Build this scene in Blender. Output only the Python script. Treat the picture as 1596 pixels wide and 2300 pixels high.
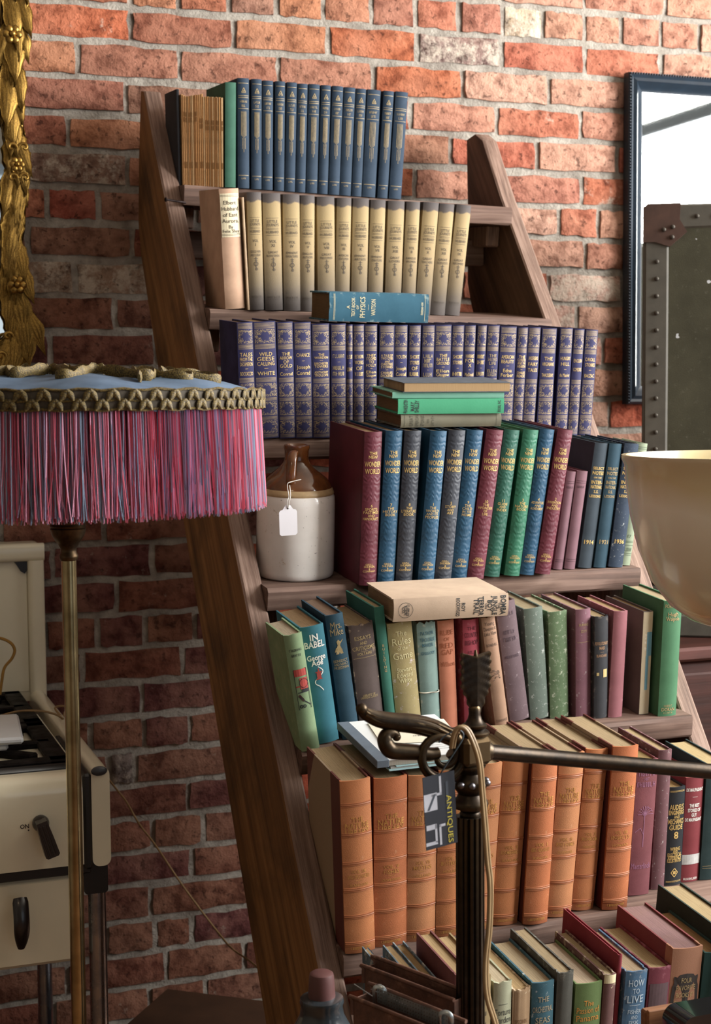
import bpy, math, random
from mathutils import Vector, Matrix
rad=math.radians
for _o in list(bpy.data.objects): bpy.data.objects.remove(_o)
sc=bpy.context.scene; col=sc.collection

# ---------------------------------------------------------------- camera
F_PX=3400.0; CAM=Vector((0,-3.19406,1.5))
_y,_p,_r=rad(19.962),rad(4.405),rad(-0.449)
fw=Vector((math.sin(_y)*math.cos(_p),math.cos(_y)*math.cos(_p),-math.sin(_p)))
_rt=Vector((math.cos(_y),-math.sin(_y),0)); _up=_rt.cross(fw)
rt=math.cos(_r)*_rt+math.sin(_r)*_up; up=-math.sin(_r)*_rt+math.cos(_r)*_up
cd=bpy.data.cameras.new('camera'); cam=bpy.data.objects.new('camera',cd); col.objects.link(cam)
cd.sensor_fit='VERTICAL'; cd.sensor_height=36.0; cd.sensor_width=36.0; cd.lens=F_PX/2300*36
cam.matrix_world=Matrix(((rt.x,up.x,-fw.x,CAM.x),(rt.y,up.y,-fw.y,CAM.y),(rt.z,up.z,-fw.z,CAM.z),(0,0,0,1)))
cd.clip_start=.05; cd.dof.use_dof=True; cd.dof.focus_distance=2.25; cd.dof.aperture_fstop=9.0
sc.camera=cam
def at(px,py,Y):
    """point of the room seen at (px,py) of the photograph that lies on the plane y=Y"""
    d=((px-798)/F_PX)*rt-((py-1150)/F_PX)*up+fw
    return CAM+d*((Y-CAM.y)/d.y)
# ---------------------------------------------------------------- world, daylight, exposure
w=bpy.data.worlds.new('world'); sc.world=w; w.use_nodes=True
w.node_tree.nodes['Background'].inputs[0].default_value=(.62,.75,1,1); w.node_tree.nodes['Background'].inputs[1].default_value=.12
def area(name,loc,target,sx,sy,power,color):
    l=bpy.data.lights.new(name,'AREA'); l.shape='RECTANGLE'; l.size=sx; l.size_y=sy; l.energy=power; l.color=color
    o=bpy.data.objects.new(name,l); col.objects.link(o); o.location=loc
    o.rotation_euler=(Vector(target)-Vector(loc)).to_track_quat('-Z','Y').to_euler(); return o
area('daylight_side_window',(3.56,-2.15,2.35),(0,-2.15,2.35),2.5,1.9,440,(1,.985,.965))
area('daylight_shop_window',(2.0,-6.26,1.75),(2.0,0,1.75),2.7,2.3,13,(.86,.93,1))
area('ceiling_lamp_light',(-.9,-3.6,3.28),(-.9,-3.6,0),.5,.5,5,(1,.74,.48))
vs=sc.view_settings; vs.view_transform='Standard'; vs.look='None'; vs.gamma=1; vs.use_curve_mapping=False; vs.exposure=0.24

# ---------------------------------------------------------------- helpers: materials
def lin(c):
    if isinstance(c,str): c=[int(c[i:i+2],16)/255 for i in (1,3,5)]
    return tuple((x/12.92 if x<=.04045 else ((x+.055)/1.055)**2.4) for x in c)+(1,)
class NB:
    def __init__(s,name):
        s.mat=bpy.data.materials.new(name); s.mat.use_nodes=True; s.nt=s.mat.node_tree
        s.b=s.nt.nodes['Principled BSDF']; s._c={}
    def put(s,sock,v):
        if isinstance(v,bpy.types.NodeSocket): s.nt.links.new(v,sock)
        elif v is not None: sock.default_value=v
    def m(s,op,a,b=None,c=None,clamp=False):
        n=s.nt.nodes.new('ShaderNodeMath'); n.operation=op; n.use_clamp=clamp
        for i,v in enumerate((a,b,c)): s.put(n.inputs[i],v)
        return n.outputs[0]
    def coord(s,k='Object'):
        if k not in s._c: s._c[k]=s.nt.nodes.new('ShaderNodeTexCoord')
        return s._c[k].outputs[k]
    def xyz(s,k='Generated'):
        n=s.nt.nodes.new('ShaderNodeSeparateXYZ'); s.put(n.inputs[0],s.coord(k)); return n.outputs
    def mapping(s,vec,scale):
        n=s.nt.nodes.new('ShaderNodeMapping'); s.put(n.inputs['Vector'],vec); n.inputs['Scale'].default_value=scale; return n.outputs[0]
    def noise(s,scale,detail=3,vec=None,rough=.6,dist=0):
        n=s.nt.nodes.new('ShaderNodeTexNoise'); s.put(n.inputs['Vector'],vec or s.coord('Object')); n.inputs['Scale'].default_value=scale
        n.inputs['Detail'].default_value=detail; n.inputs['Roughness'].default_value=rough; n.inputs['Distortion'].default_value=dist; return n.outputs[0]
    def voro(s,scale,vec=None,out='Distance'):
        n=s.nt.nodes.new('ShaderNodeTexVoronoi'); s.put(n.inputs['Vector'],vec or s.coord('Object')); n.inputs['Scale'].default_value=scale; return n.outputs[out]
    def ramp(s,f,pts):
        n=s.nt.nodes.new('ShaderNodeValToRGB'); s.put(n.inputs[0],f); e=n.color_ramp.elements
        while len(e)>len(pts): e.remove(e[-1])
        while len(e)<len(pts): e.new(.5)
        for el,(p,c) in zip(e,pts): el.position=p; el.color=lin(c) if not isinstance(c,(int,float)) else (c,c,c,1)
        return n.outputs[0]
    def mix(s,f,a,b,mode='MIX'):
        n=s.nt.nodes.new('ShaderNodeMix'); n.data_type='RGBA'; n.blend_type=mode
        s.put(n.inputs[0],f); s.put(n.inputs[6],a if not isinstance(a,str) else lin(a)); s.put(n.inputs[7],b if not isinstance(b,str) else lin(b)); return n.outputs[2]
    def bump(s,h,strength=.3,dist=.002):
        n=s.nt.nodes.new('ShaderNodeBump'); s.put(n.inputs['Height'],h); n.inputs['Strength'].default_value=strength; n.inputs['Distance'].default_value=dist
        s.nt.links.new(n.outputs[0],s.b.inputs['Normal'])
    def done(s,colr=None,rough=None,metal=None,spec=None,coat=None):
        i=s.b.inputs
        if colr is not None: s.put(i['Base Color'],lin(colr) if isinstance(colr,str) else colr)
        if rough is not None: s.put(i['Roughness'],rough)
        if metal is not None: s.put(i['Metallic'],metal)
        if spec is not None: s.put(i['Specular IOR Level'],spec)
        if coat is not None: s.put(i['Coat Weight'],coat)
        return s.mat
_mc={}
def plain(name,c,rough=.6,metal=0,var=.25,scale=30,bump=.15,bscale=300,spec=.5,coat=0,c2=None,bd=.0006):
    """one colour with a mottled second tone and fine relief"""
    k=(name,)
    if k in _mc: return _mc[k]
    n=NB(name); a=lin(c); b=lin(c2) if c2 else tuple(x*(1-var) for x in a[:3])+(1,)
    f=n.ramp(n.noise(scale,4),[(.3,0),(.7,1)])
    cc=n.mix(f,a,b)
    if bump: n.bump(n.noise(bscale,3),bump,bd)
    _mc[k]=n.done(cc,rough,metal,spec,coat); return _mc[k]
def cloth(name,c,fade=.25,wear='#b9a98a',wearamt=.0,rough=.8,weave=900,spots=0,spotc='#cfd2cc'):
    """book cloth: weave relief, sun-faded patches, rubbed edges, optional mildew spots"""
    k=('cl',name)
    if k in _mc: return _mc[k]
    n=NB(name); a=lin(c); _l=.3*a[0]+.6*a[1]+.1*a[2]; a=tuple((.86*x+.14*_l)*.80 for x in a[:3])+(1,); lo=tuple(x*(1-fade) for x in a[:3])+(1,); hi=tuple(min(1,x*(1+fade)+.01) for x in a[:3])+(1,)
    cc=n.mix(n.ramp(n.noise(22,5),[(.3,0),(.72,1)]),lo,hi)
    cc=n.mix(n.m('MULTIPLY',n.noise(weave,2),.35),cc,a)
    if wearamt:
        g=n.xyz('Generated'); ez=n.m('ABSOLUTE',n.m('SUBTRACT',g[2],.5)); ex=n.m('ABSOLUTE',n.m('SUBTRACT',g[0],.5))
        e=n.m('MAXIMUM',n.m('SUBTRACT',ez,.42),n.m('MULTIPLY',n.m('SUBTRACT',ex,.40),.6))
        e=n.m('ADD',n.m('MULTIPLY',e,9),n.m('MULTIPLY',n.m('SUBTRACT',n.noise(90,5),.62),6))
        cc=n.mix(n.m('MULTIPLY',n.m('ADD',e,0,clamp=True),wearamt,clamp=True),cc,lin(wear))
    if spots:
        f=n.ramp(n.noise(110,6,rough=.75),[(.60-.06*spots,0),(.70-.05*spots,1)])
        cc=n.mix(n.m('MULTIPLY',f,.8),cc,lin(spotc))
    n.bump(n.noise(weave,2),.25,.0005)
    _mc[k]=n.done(cc,rough,0,.35); return _mc[k]
def paper(name,c):
    k=('pp',name)
    if k in _mc: return _mc[k]
    n=NB(name); a=tuple(x*.66 for x in lin(c)[:3])+(1,); d=tuple(x*.6 for x in a[:3])+(1,)
    o=n.mapping(n.coord('Object'),(1900,30,6)); f=n.noise(1,2,vec=o)
    cc=n.mix(n.ramp(f,[(.35,0),(.62,1)]),d,a); cc=n.mix(n.m('MULTIPLY',n.noise(25,4),.35),cc,lin('#8a6f4c'))
    n.bump(f,.35,.0006); _mc[k]=n.done(cc,.9,0,.2); return _mc[k]
def metal(name,c,rough=.35,c2=None,scale=60,bump=.1,f0=.35,f1=.7):
    k=('mt',name)
    if k in _mc: return _mc[k]
    n=NB(name); a=lin(c); b=lin(c2) if c2 else tuple(x*.5 for x in a[:3])+(1,)
    f=n.ramp(n.noise(scale,5),[(f0,0),(f1,1)]); cc=n.mix(f,a,b)
    n.bump(n.noise(scale*6,3),bump,.0006)
    _mc[k]=n.done(cc,n.m('ADD',n.m('MULTIPLY',f,.18),rough),1.0); return _mc[k]
def wood(name,c1,c2,c3=None,axis=2,rough=.75,fine=70,coarse=9,stain=.5):
    """sawn board: grain drawn out along one axis, knots and dirt"""
    k=('wd',name)
    if k in _mc: return _mc[k]
    n=NB(name); s=[fine,fine,fine]; s[axis]=fine*.035; s2=[coarse*2,coarse*2,coarse*2]; s2[axis]=coarse*.25
    g=n.noise(1,6,vec=n.mapping(n.coord('Object'),tuple(s)),dist=.4); g2=n.noise(1,4,vec=n.mapping(n.coord('Object'),tuple(s2)))
    f=n.m('ADD',n.m('MULTIPLY',g,.6),n.m('MULTIPLY',g2,.5))
    cc=n.ramp(f,[(.34,c2),(.54,c1),(.70,c3 or c1)])
    cc=n.mix(n.m('MULTIPLY',n.ramp(n.noise(7,6),[(.48,0),(.75,1)]),stain),cc,lin('#1d120c'))
    n.bump(g,.5,.0016); _mc[k]=n.done(cc,rough,0,.35); return _mc[k]

# ---------------------------------------------------------------- helpers: meshes
class MB:
    def __init__(s): s.v=[]; s.f=[]
    def add(s,v,f,M=None):
        o=len(s.v); s.v+=[(M@Vector(p))[:] if M else tuple(p) for p in v]; s.f+=[tuple(i+o for i in q) for q in f]; return s
    def box(s,x0,x1,y0,y1,z0,z1,M=None):
        return s.add([(x0,y0,z0),(x1,y0,z0),(x1,y1,z0),(x0,y1,z0),(x0,y0,z1),(x1,y0,z1),(x1,y1,z1),(x0,y1,z1)],
              [(0,3,2,1),(4,5,6,7),(0,1,5,4),(1,2,6,5),(2,3,7,6),(3,0,4,7)],M)
    def bbox(s,x0,x1,y0,y1,z0,z1,b=.003,M=None):
        """box with chamfered edges"""
        v=[];X=(x0,x1);Y=(y0,y1);Z=(z0,z1)
        idx={}
        for i in (0,1):
            for j in (0,1):
                for k in (0,1):
                    sx=b if i==0 else -b; sy=b if j==0 else -b; sz=b if k==0 else -b
                    for a,(dx,dy,dz) in enumerate(((0,sy,sz),(sx,0,sz),(sx,sy,0))):
                        idx[(i,j,k,a)]=len(v); v.append((X[i]+dx,Y[j]+dy,Z[k]+dz))
        I=lambda i,j,k,a: idx[(i,j,k,a)]
        f=[]
        for i in (0,1): f.append([I(i,0,0,0),I(i,1,0,0),I(i,1,1,0),I(i,0,1,0)])
        for j in (0,1): f.append([I(0,j,0,1),I(1,j,0,1),I(1,j,1,1),I(0,j,1,1)])
        for k in (0,1): f.append([I(0,0,k,2),I(1,0,k,2),I(1,1,k,2),I(0,1,k,2)])
        for j in (0,1):
            for k in (0,1): f.append([I(0,j,k,1),I(1,j,k,1),I(1,j,k,2),I(0,j,k,2)])
        for i in (0,1):
            for k in (0,1): f.append([I(i,0,k,0),I(i,1,k,0),I(i,1,k,2),I(i,0,k,2)])
        for i in (0,1):
            for j in (0,1): f.append([I(i,j,0,0),I(i,j,1,0),I(i,j,1,1),I(i,j,0,1)])
        for i in (0,1):
            for j in (0,1):
                for k in (0,1): f.append([I(i,j,k,0),I(i,j,k,1),I(i,j,k,2)])
        return s.add(v,[tuple(q) for q in f],M)
    def prism(s,poly,h0,h1,axis='z',M=None):
        n=len(poly); mk={'z':lambda p,h:(p[0],p[1],h),'y':lambda p,h:(p[0],h,p[1]),'x':lambda p,h:(h,p[0],p[1])}[axis]
        v=[mk(p,h0) for p in poly]+[mk(p,h1) for p in poly]
        f=[tuple(range(n))[::-1],tuple(range(n,2*n))]+[(i,(i+1)%n,(i+1)%n+n,i+n) for i in range(n)]
        return s.add(v,f,M)
    def lathe(s,prof,n=32,M=None,closed=False,sq=None):
        v=[];f=[]
        for r,z in prof:
            for i in range(n):
                a=2*math.pi*i/n; v.append((r*math.cos(a),r*math.sin(a),z))
        m=len(prof)
        for j in range(m-1 if not closed else m):
            j2=(j+1)%m
            for i in range(n): f.append((j*n+i,j*n+(i+1)%n,j2*n+(i+1)%n,j2*n+i))
        if not closed:
            f.append(tuple(range(n))[::-1]); f.append(tuple(range((m-1)*n,m*n)))
        return s.add(v,f,M)
    def tube(s,path,rads,n=8,flat=1.0,cap=True,M=None,upv=None):
        P=[Vector(p) for p in path]; k=len(P)
        if not hasattr(rads,'__len__'): rads=[rads]*k
        v=[];f=[]; T0=None; N=None
        for i,p in enumerate(P):
            t=(P[min(i+1,k-1)]-P[max(i-1,0)]).normalized()
            if N is None:
                N=(Vector(upv) if upv else (Vector((0,0,1)) if abs(t.z)<.9 else Vector((1,0,0)))); N=(N-t*N.dot(t)).normalized()
            else: N=(N-t*N.dot(t)).normalized()
            B=t.cross(N)
            for j in range(n):
                a=2*math.pi*j/n; v.append((p+rads[i]*(math.cos(a)*N+flat*math.sin(a)*B))[:])
        for i in range(k-1):
            for j in range(n): f.append((i*n+j,i*n+(j+1)%n,(i+1)*n+(j+1)%n,(i+1)*n+j))
        if cap: f.append(tuple(range(n))[::-1]); f.append(tuple(range((k-1)*n,k*n)))
        return s.add(v,f,M)
    def ball(s,c,r,n=8,sx=1,sy=1,sz=1,M=None):
        pr=[(max(1e-4,r*math.sin(math.pi*i/n)),-r*math.cos(math.pi*i/n)) for i in range(n+1)]
        T=Matrix.Translation(c)@Matrix.Diagonal((sx,sy,sz,1)); return s.lathe(pr,2*n,(M@T) if M else T)
    def mesh(s,name):
        me=bpy.data.meshes.new(name); me.from_pydata(s.v,[],s.f); me.update(); return me
    def build(s,name,mat,parent=None,smooth=40):
        me=s.mesh(name); return link(name,me,mat,parent,smooth)
def link(name,me,mat=None,parent=None,smooth=0):
    if mat is not None and not me.materials: me.materials.append(mat)
    if smooth:
        import bmesh
        bm=bmesh.new(); bm.from_mesh(me); bmesh.ops.recalc_face_normals(bm,faces=bm.faces); bm.to_mesh(me); bm.free()
        me.shade_smooth(); me.set_sharp_from_angle(angle=rad(smooth))
    o=bpy.data.objects.new(name,me); col.objects.link(o)
    if parent: o.parent=parent
    return o
def empty(name,M=None):
    o=bpy.data.objects.new(name,None); o.empty_display_size=.05; col.objects.link(o)
    if M is not None: o.matrix_world=M
    return o
def tag(o,label=None,cat=None,group=None,kind=None):
    if label: o['label']=label
    if cat: o['category']=cat
    if group: o['group']=group
    if kind: o['kind']=kind
    return o
def T(x,y,z): return Matrix.Translation((x,y,z))
def RX(a): return Matrix.Rotation(rad(a),4,'X')
def RY(a): return Matrix.Rotation(rad(a),4,'Y')
def RZ(a): return Matrix.Rotation(rad(a),4,'Z')
def smoothpath(pts,n=6):
    P=[Vector(p) for p in pts]; out=[]
    for i in range(len(P)-1):
        p0,p1,p2,p3=P[max(i-1,0)],P[i],P[i+1],P[min(i+2,len(P)-1)]
        for k in range(n):
            t=k/n; out.append(.5*((2*p1)+(p2-p0)*t+(2*p0-5*p1+4*p2-p3)*t*t+(3*p1-p0-3*p2+p3)*t**3))
    out.append(P[-1]); return out
ROWS={1:(-0.2905,1.8997,-1.577,5.0),2:(-0.4722,1.6541,-0.978,6.0),3:(-0.6431,1.4232,-0.380,5.0),4:(-0.8197,1.1845,0.094,5.0),5:(-0.9937,0.9492,0.123,5.0),6:(-1.1801,0.6987,0.976,5.0),7:(-1.3619,0.4531,0.976,5.0)}
BT={
'1dk':(-0.3475,0.0550,0.0058,0.1843,-3.47),'1bk0':(-0.3419,0.0500,0.0025,0.1750,-2.99),'1bk1':(-0.3389,0.0478,0.0032,0.1734,-2.98),'1bk2':(-0.3356,0.0456,0.0032,0.1718,-2.97),'1bk3':(-0.3327,0.0434,0.0023,0.1711,-2.95),'1bk4':(-0.3299,0.0412,0.0032,0.1712,-2.92),'1bk5':(-0.3270,0.0390,0.0023,0.1721,-2.89),'1bk6':(-0.3241,0.0368,0.0032,0.1730,-2.85),'1bk7':(-0.3212,0.0346,0.0023,0.1731,-2.83),'1bk8':(-0.3184,0.0324,0.0032,0.1740,-2.80),'1bk9':(-0.3150,0.0302,0.0032,0.1741,-2.77),'1bk10':(-0.3117,0.0280,0.0032,0.1751,-2.74),'1bk11':(-0.3084,0.0258,0.0032,0.1760,-2.71),'1bk12':(-0.3051,0.0236,0.0032,0.1711,-2.71),'1bk13':(-0.3018,0.0214,0.0032,0.1712,-2.69),'1bk14':(-0.2985,0.0192,0.0032,0.1713,-2.66),'1bk15':(-0.2956,0.0170,0.0023,0.1706,-2.64),'1bk16':(-0.2932,0.0148,0.0023,0.1706,-2.61),'1bk17':(-0.2904,0.0126,0.0032,0.1707,-2.58),'1bk18':(-0.2875,0.0104,0.0023,0.1699,-2.56),'1bk19':(-0.2851,0.0082,0.0023,0.1708,-2.53),'1bk20':(-0.2828,0.0060,0.0023,0.1700,-2.50),'1bk21':(-0.2794,0.0038,0.0032,0.1701,-2.47),'1bk22':(-0.2753,0.0016,0.0038,0.1694,-2.45),'1green':(-0.2611,-0.0040,0.0212,0.1987,-1.95),'1sc0':(-0.2341,-0.0040,0.0233,0.2088,-2.38),'1sc1':(-0.2078,-0.0040,0.0209,0.2095,-2.16),'1sc2':(-0.1852,-0.0040,0.0214,0.2087,-2.13),'1sc3':(-0.1609,-0.0040,0.0202,0.2096,-1.85),'1sc4':(-0.1387,-0.0040,0.0209,0.2096,-1.36),'1sc5':(-0.1167,-0.0040,0.0201,0.2091,-1.26),'1sc6':(-0.0933,-0.0040,0.0228,0.2102,-1.13),'1sc7':(-0.0697,-0.0040,0.0199,0.2106,-0.89),'1sc8':(-0.0465,-0.0040,0.0227,0.2110,-0.44),'1sc9':(-0.0224,-0.0040,0.0234,0.2107,-0.13),'1sc10':(0.0018,-0.0040,0.0208,0.2104,-0.17),'1sc11':(0.0279,-0.0040,0.0281,0.2107,0.23),'1sc12':(0.0575,-0.0040,0.0219,0.2110,0.75),'1sc13':(0.0849,-0.0040,0.0267,0.2116,0.91),
'2elbert':(-0.3037,-0.0003,0.0369,0.2173,-5.13),'2tan':(-0.2793,-0.0022,0.0041,0.2043,-5.10),'2lj0':(-0.2631,-0.0040,0.0272,0.2137,-3.46),'2lj1':(-0.2290,-0.0015,0.0340,0.2134,-3.48),'2lj2':(-0.1918,0.0042,0.0323,0.2142,-2.73),'2lj3':(-0.1613,0.0059,0.0273,0.2141,-2.20),'2lj4':(-0.1203,0.0136,0.0342,0.2138,-2.99),'2lj5':(-0.0885,0.0154,0.0282,0.2137,-1.40),'2lj6':(-0.0533,0.0195,0.0318,0.2148,-1.39),'2lj7':(-0.0204,0.0200,0.0300,0.2139,-0.82),'2lj8':(0.0161,0.0200,0.0333,0.2135,-0.66),'2lj9':(0.0484,0.0200,0.0278,0.2145,0.04),'2lj10':(0.0790,0.0200,0.0321,0.2146,1.73),'2lj11':(0.1111,0.0200,0.0305,0.2136,2.09),'2lj12':(0.1423,0.0200,0.0307,0.2133,3.29),
'3pp0':(-0.3311,-0.0035,0.0286,0.2020,-3.00),'3pp1':(-0.2958,-0.0040,0.0401,0.2034,-3.13),'3pp2':(-0.2597,-0.0033,0.0290,0.2035,-2.82),'3pp3':(-0.2289,-0.0033,0.0313,0.2036,-2.48),'3pp4':(-0.1964,-0.0032,0.0323,0.2013,-2.14),'3pp5':(-0.1643,-0.0028,0.0281,0.2018,-1.79),'3pp6':(-0.1431,-0.0021,0.0122,0.2009,-1.86),'3pp7':(-0.1262,-0.0024,0.0204,0.2012,-1.69),'3pp8':(-0.1036,-0.0024,0.0235,0.2015,-1.52),'3pp9':(-0.0750,-0.0024,0.0286,0.2011,-0.90),'3pp10':(-0.0471,-0.0023,0.0245,0.2016,-1.11),'3pp11':(-0.0228,-0.0019,0.0228,0.2019,-0.33),'3pp12':(0.0031,-0.0018,0.0242,0.2023,-0.17),'3pp13':(0.0331,-0.0023,0.0319,0.2035,-0.52),'3pp14':(0.0613,-0.0017,0.0233,0.2032,-0.11),'3pp15':(0.0854,-0.0016,0.0216,0.2035,-0.18),'3pp16':(0.1061,-0.0012,0.0186,0.2039,0.76),'3pp17':(0.1293,-0.0014,0.0237,0.2042,0.69),'3pp18':(0.1606,-0.0018,0.0325,0.2022,0.38),'3pp19':(0.1877,-0.0011,0.0205,0.2010,1.10),'3pp20':(0.2108,-0.0011,0.0243,0.2014,1.30),'3pp21':(0.2432,-0.0015,0.0303,0.2002,0.71),'3pp22':(0.2793,-0.0013,0.0259,0.2011,0.60),'3pp23':(0.3045,-0.0009,0.0214,0.1994,1.11),'3pp24':(0.3301,-0.0011,0.0258,0.1986,1.33),
'4w6':(-0.1823,-0.0200,0.0309,0.2578,0.86),'4w7':(-0.1511,-0.0224,0.0302,0.2590,1.87),'4w8':(-0.1197,-0.0249,0.0298,0.2588,2.15),'4w1':(-0.0824,-0.0308,0.0296,0.2582,3.55),'4w5':(-0.0499,-0.0278,0.0302,0.2586,4.08),'4w9':(-0.0167,-0.0197,0.0294,0.2574,4.89),'4w10':(0.0144,-0.0200,0.0313,0.2573,6.14),'4w11':(0.0498,-0.0109,0.0292,0.2559,6.42),'4w3':(0.0873,-0.0126,0.0293,0.2556,5.90),'4w4':(0.1167,-0.0122,0.0278,0.2560,6.35),'4w2':(0.1461,-0.0140,0.0294,0.2550,7.42),'4m1':(0.1934,0.0211,0.0181,0.1765,6.35),'4m2':(0.2160,0.0196,0.0211,0.1768,5.70),'4n1':(0.2471,0.0200,0.0268,0.2256,5.76),'4n2':(0.2760,0.0171,0.0252,0.2242,5.23),'4n3':(0.3056,0.0138,0.0289,0.2241,5.50),'4ng':(0.3318,0.0264,0.0220,0.2232,6.20),
'5g1':(-0.3365,0.0000,0.0295,0.1897,-9.89),'5babel':(-0.2992,0.0282,0.0387,0.1924,-8.99),'5mike':(-0.2556,0.0392,0.0292,0.2070,-9.33),'5essays':(-0.2160,0.0445,0.0414,0.1869,-8.06),'5gthin':(-0.1841,0.0449,0.0167,0.2139,-7.57),'5rules':(-0.1502,0.0498,0.0426,0.1833,-7.48),'5teal':(-0.1115,0.0508,0.0327,0.1807,-5.00),'5orange':(-0.0801,0.0495,0.0286,0.1821,-4.21),'5red':(-0.0420,0.0429,0.0287,0.1826,-3.13),'5young':(0.0075,0.0350,0.0242,0.1885,-10.00),'5purpb':(0.0477,0.0506,0.0350,0.2075,-9.87),'5gg':(0.0860,0.0526,0.0342,0.1923,-6.30),'5g2':(0.1219,0.0500,0.0345,0.1844,-3.87),'5maroon':(0.1618,0.0407,0.0280,0.1880,-2.93),'5black':(0.1892,0.0305,0.0255,0.1771,-2.33),'5rose':(0.2157,0.0284,0.0263,0.1840,0.42),'5cream':(0.2711,0.0309,0.0182,0.1802,-0.28),'5fort':(0.3056,0.0101,0.0351,0.2010,0.04),
'6ix':(-0.3262,-0.0038,0.0455,0.2623,-2.17),'6v':(-0.2767,0.0031,0.0512,0.2578,-0.49),'6vi':(-0.2277,0.0046,0.0455,0.2555,0.02),'6vib':(-0.1819,0.0044,0.0449,0.2569,0.40),'6vii':(-0.1343,0.0070,0.0455,0.2593,2.68),'6ii':(-0.0885,0.0101,0.0426,0.2578,3.02),'6i':(-0.0428,-0.0019,0.0409,0.2646,2.28),'6l':(0.0028,0.0085,0.0416,0.2601,3.29),'6x':(0.0483,0.0179,0.0378,0.2577,3.90),'6viii':(0.0974,0.0047,0.0438,0.2620,2.20),'6purp':(0.1594,0.0411,0.0371,0.2230,2.09),'6brown':(0.2012,0.0520,0.0240,0.2313,1.10),'6audel':(0.2331,0.0576,0.0302,0.1651,0.31),'6redm':(0.2663,0.0607,0.0328,0.1763,0.69),'6dgreen':(0.3043,0.0575,0.0420,0.1954,1.30),
'7b4':(-0.3125,0.0300,0.0096,0.2434,-1.69),'7b3':(-0.3032,-0.0200,0.0076,0.2512,-1.64),'7b2':(-0.2917,-0.0000,0.0142,0.2574,-1.20),'7b1':(-0.2749,-0.0000,0.0175,0.2562,-1.21),'7redthin':(-0.2641,-0.0100,0.0029,0.2493,-1.03),'7hid1':(-0.2453,0.0000,0.0235,0.2767,-0.75),'7hid2':(-0.2187,0.0000,0.0251,0.2688,-0.38),'7torture':(-0.1899,0.0000,0.0269,0.2566,-0.00),'7tan':(-0.1617,0.0000,0.0264,0.2428,0.00),'7seas':(-0.1302,0.0000,0.0339,0.2455,0.42),'7olive':(-0.1001,0.0000,0.0249,0.2554,1.21),'7passion':(-0.0642,0.0000,0.0416,0.2318,1.78),'7dust':(-0.0333,0.0000,0.0191,0.2397,2.15),'7redtall':(-0.0151,0.0100,0.0063,0.2614,2.37),'7live':(0.0060,0.0000,0.0347,0.2376,3.04),'7label':(0.0435,0.0000,0.0355,0.2364,3.05),'7four':(0.0867,0.0000,0.0497,0.2583,3.19),'7teal7':(0.1292,0.0000,0.0338,0.2451,3.78),'7dgreen7':(0.1692,0.0000,0.0421,0.2667,3.48),
}
# ================================================================ the room
PITCH=.075; Z0=2.31233          # brick course height, z of the joint called line 0
mortar=NB('lime_mortar')
_mc1=mortar.mix(mortar.ramp(mortar.noise(38,6),[(.3,0),(.7,1)]),lin('#9a9186'),lin('#cfc7ba'))
_mc1=mortar.mix(mortar.ramp(mortar.noise(6,5),[(.5,0),(.72,.7)]),_mc1,lin('#7b6f66'))
mortar.bump(mortar.m('ADD',mortar.noise(160,5,rough=.75),mortar.noise(35,3)),1.0,.010); mortar.done(_mc1,.95,0,.2)
bm_=NB('fired_brick')
oi=bm_.nt.nodes.new('ShaderNodeObjectInfo'); g_=bm_.nt.nodes.new('ShaderNodeNewGeometry')
pos=g_.outputs['Position']
n1=bm_.noise(28,6,vec=pos,rough=.65); n2=bm_.noise(7,4,vec=pos); n3=bm_.noise(120,5,vec=pos,rough=.7)
c1=bm_.mix(bm_.ramp(n1,[(.3,.62),(.5,1.0),(.75,1.3)]),(0,0,0,1),oi.outputs['Color'],'MIX')
dark=bm_.mix(1.0,oi.outputs['Color'],(.5,.44,.42,1),'MULTIPLY'); lite=bm_.mix(.35,oi.outputs['Color'],lin('#d3a58a'))
c1=bm_.mix(bm_.ramp(n1,[(.38,0),(.56,1)]),dark,oi.outputs['Color']); c1=bm_.mix(bm_.ramp(n2,[(.45,0),(.7,.75)]),c1,lite)
sp=bm_.ramp(bm_.noise(55,6,vec=pos,rough=.75),[(.585,0),(.64,1)])              # chips and burnt spots
c1=bm_.mix(bm_.m('MULTIPLY',sp,.6),c1,lin('#4b2a20'))
sm=bm_.m('ADD',bm_.m('SUBTRACT',bm_.noise(24,7,vec=pos,rough=.75),.78),bm_.m('MULTIPLY',oi.outputs['Alpha'],.42))   # mortar smears
c1=bm_.mix(bm_.m('MULTIPLY',bm_.m('MULTIPLY',sm,7,clamp=True),.75),c1,lin('#cbbfae'))
bm_.bump(bm_.m('SUBTRACT',bm_.m('ADD',bm_.m('MULTIPLY',n3,.9),n1),bm_.m('MULTIPLY',sp,.5)),1.0,.006); BRICK=bm_.done(c1,.92,0,.2)
plaster=plain('dim_shop_plaster','#6f675c',.9,var=.1,bump=.1)
floor_m=wood('worn_floorboards','#6b4a30','#3a2618','#8a6442',axis=1,fine=30)
def struct(o): o['kind']='structure'; return o
rw=MB()
rw.box(-2.3,3.7,.008,.2,0,3.4); wall=struct(rw.build('wall_back',mortar.mat,None,0))
struct(MB().box(-2.3,3.7,-6.4,.2,-.12,0).build('floor',floor_m,None,0))
struct(MB().box(-2.3,3.7,-6.4,.2,3.4,3.5).build('ceiling',plain('ceiling_paint','#a8a195',.9,var=.04,bump=0),None,0))
struct(MB().box(-2.4,-2.3,-6.4,.2,0,3.4).build('wall_left',plaster,None,0))
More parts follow.
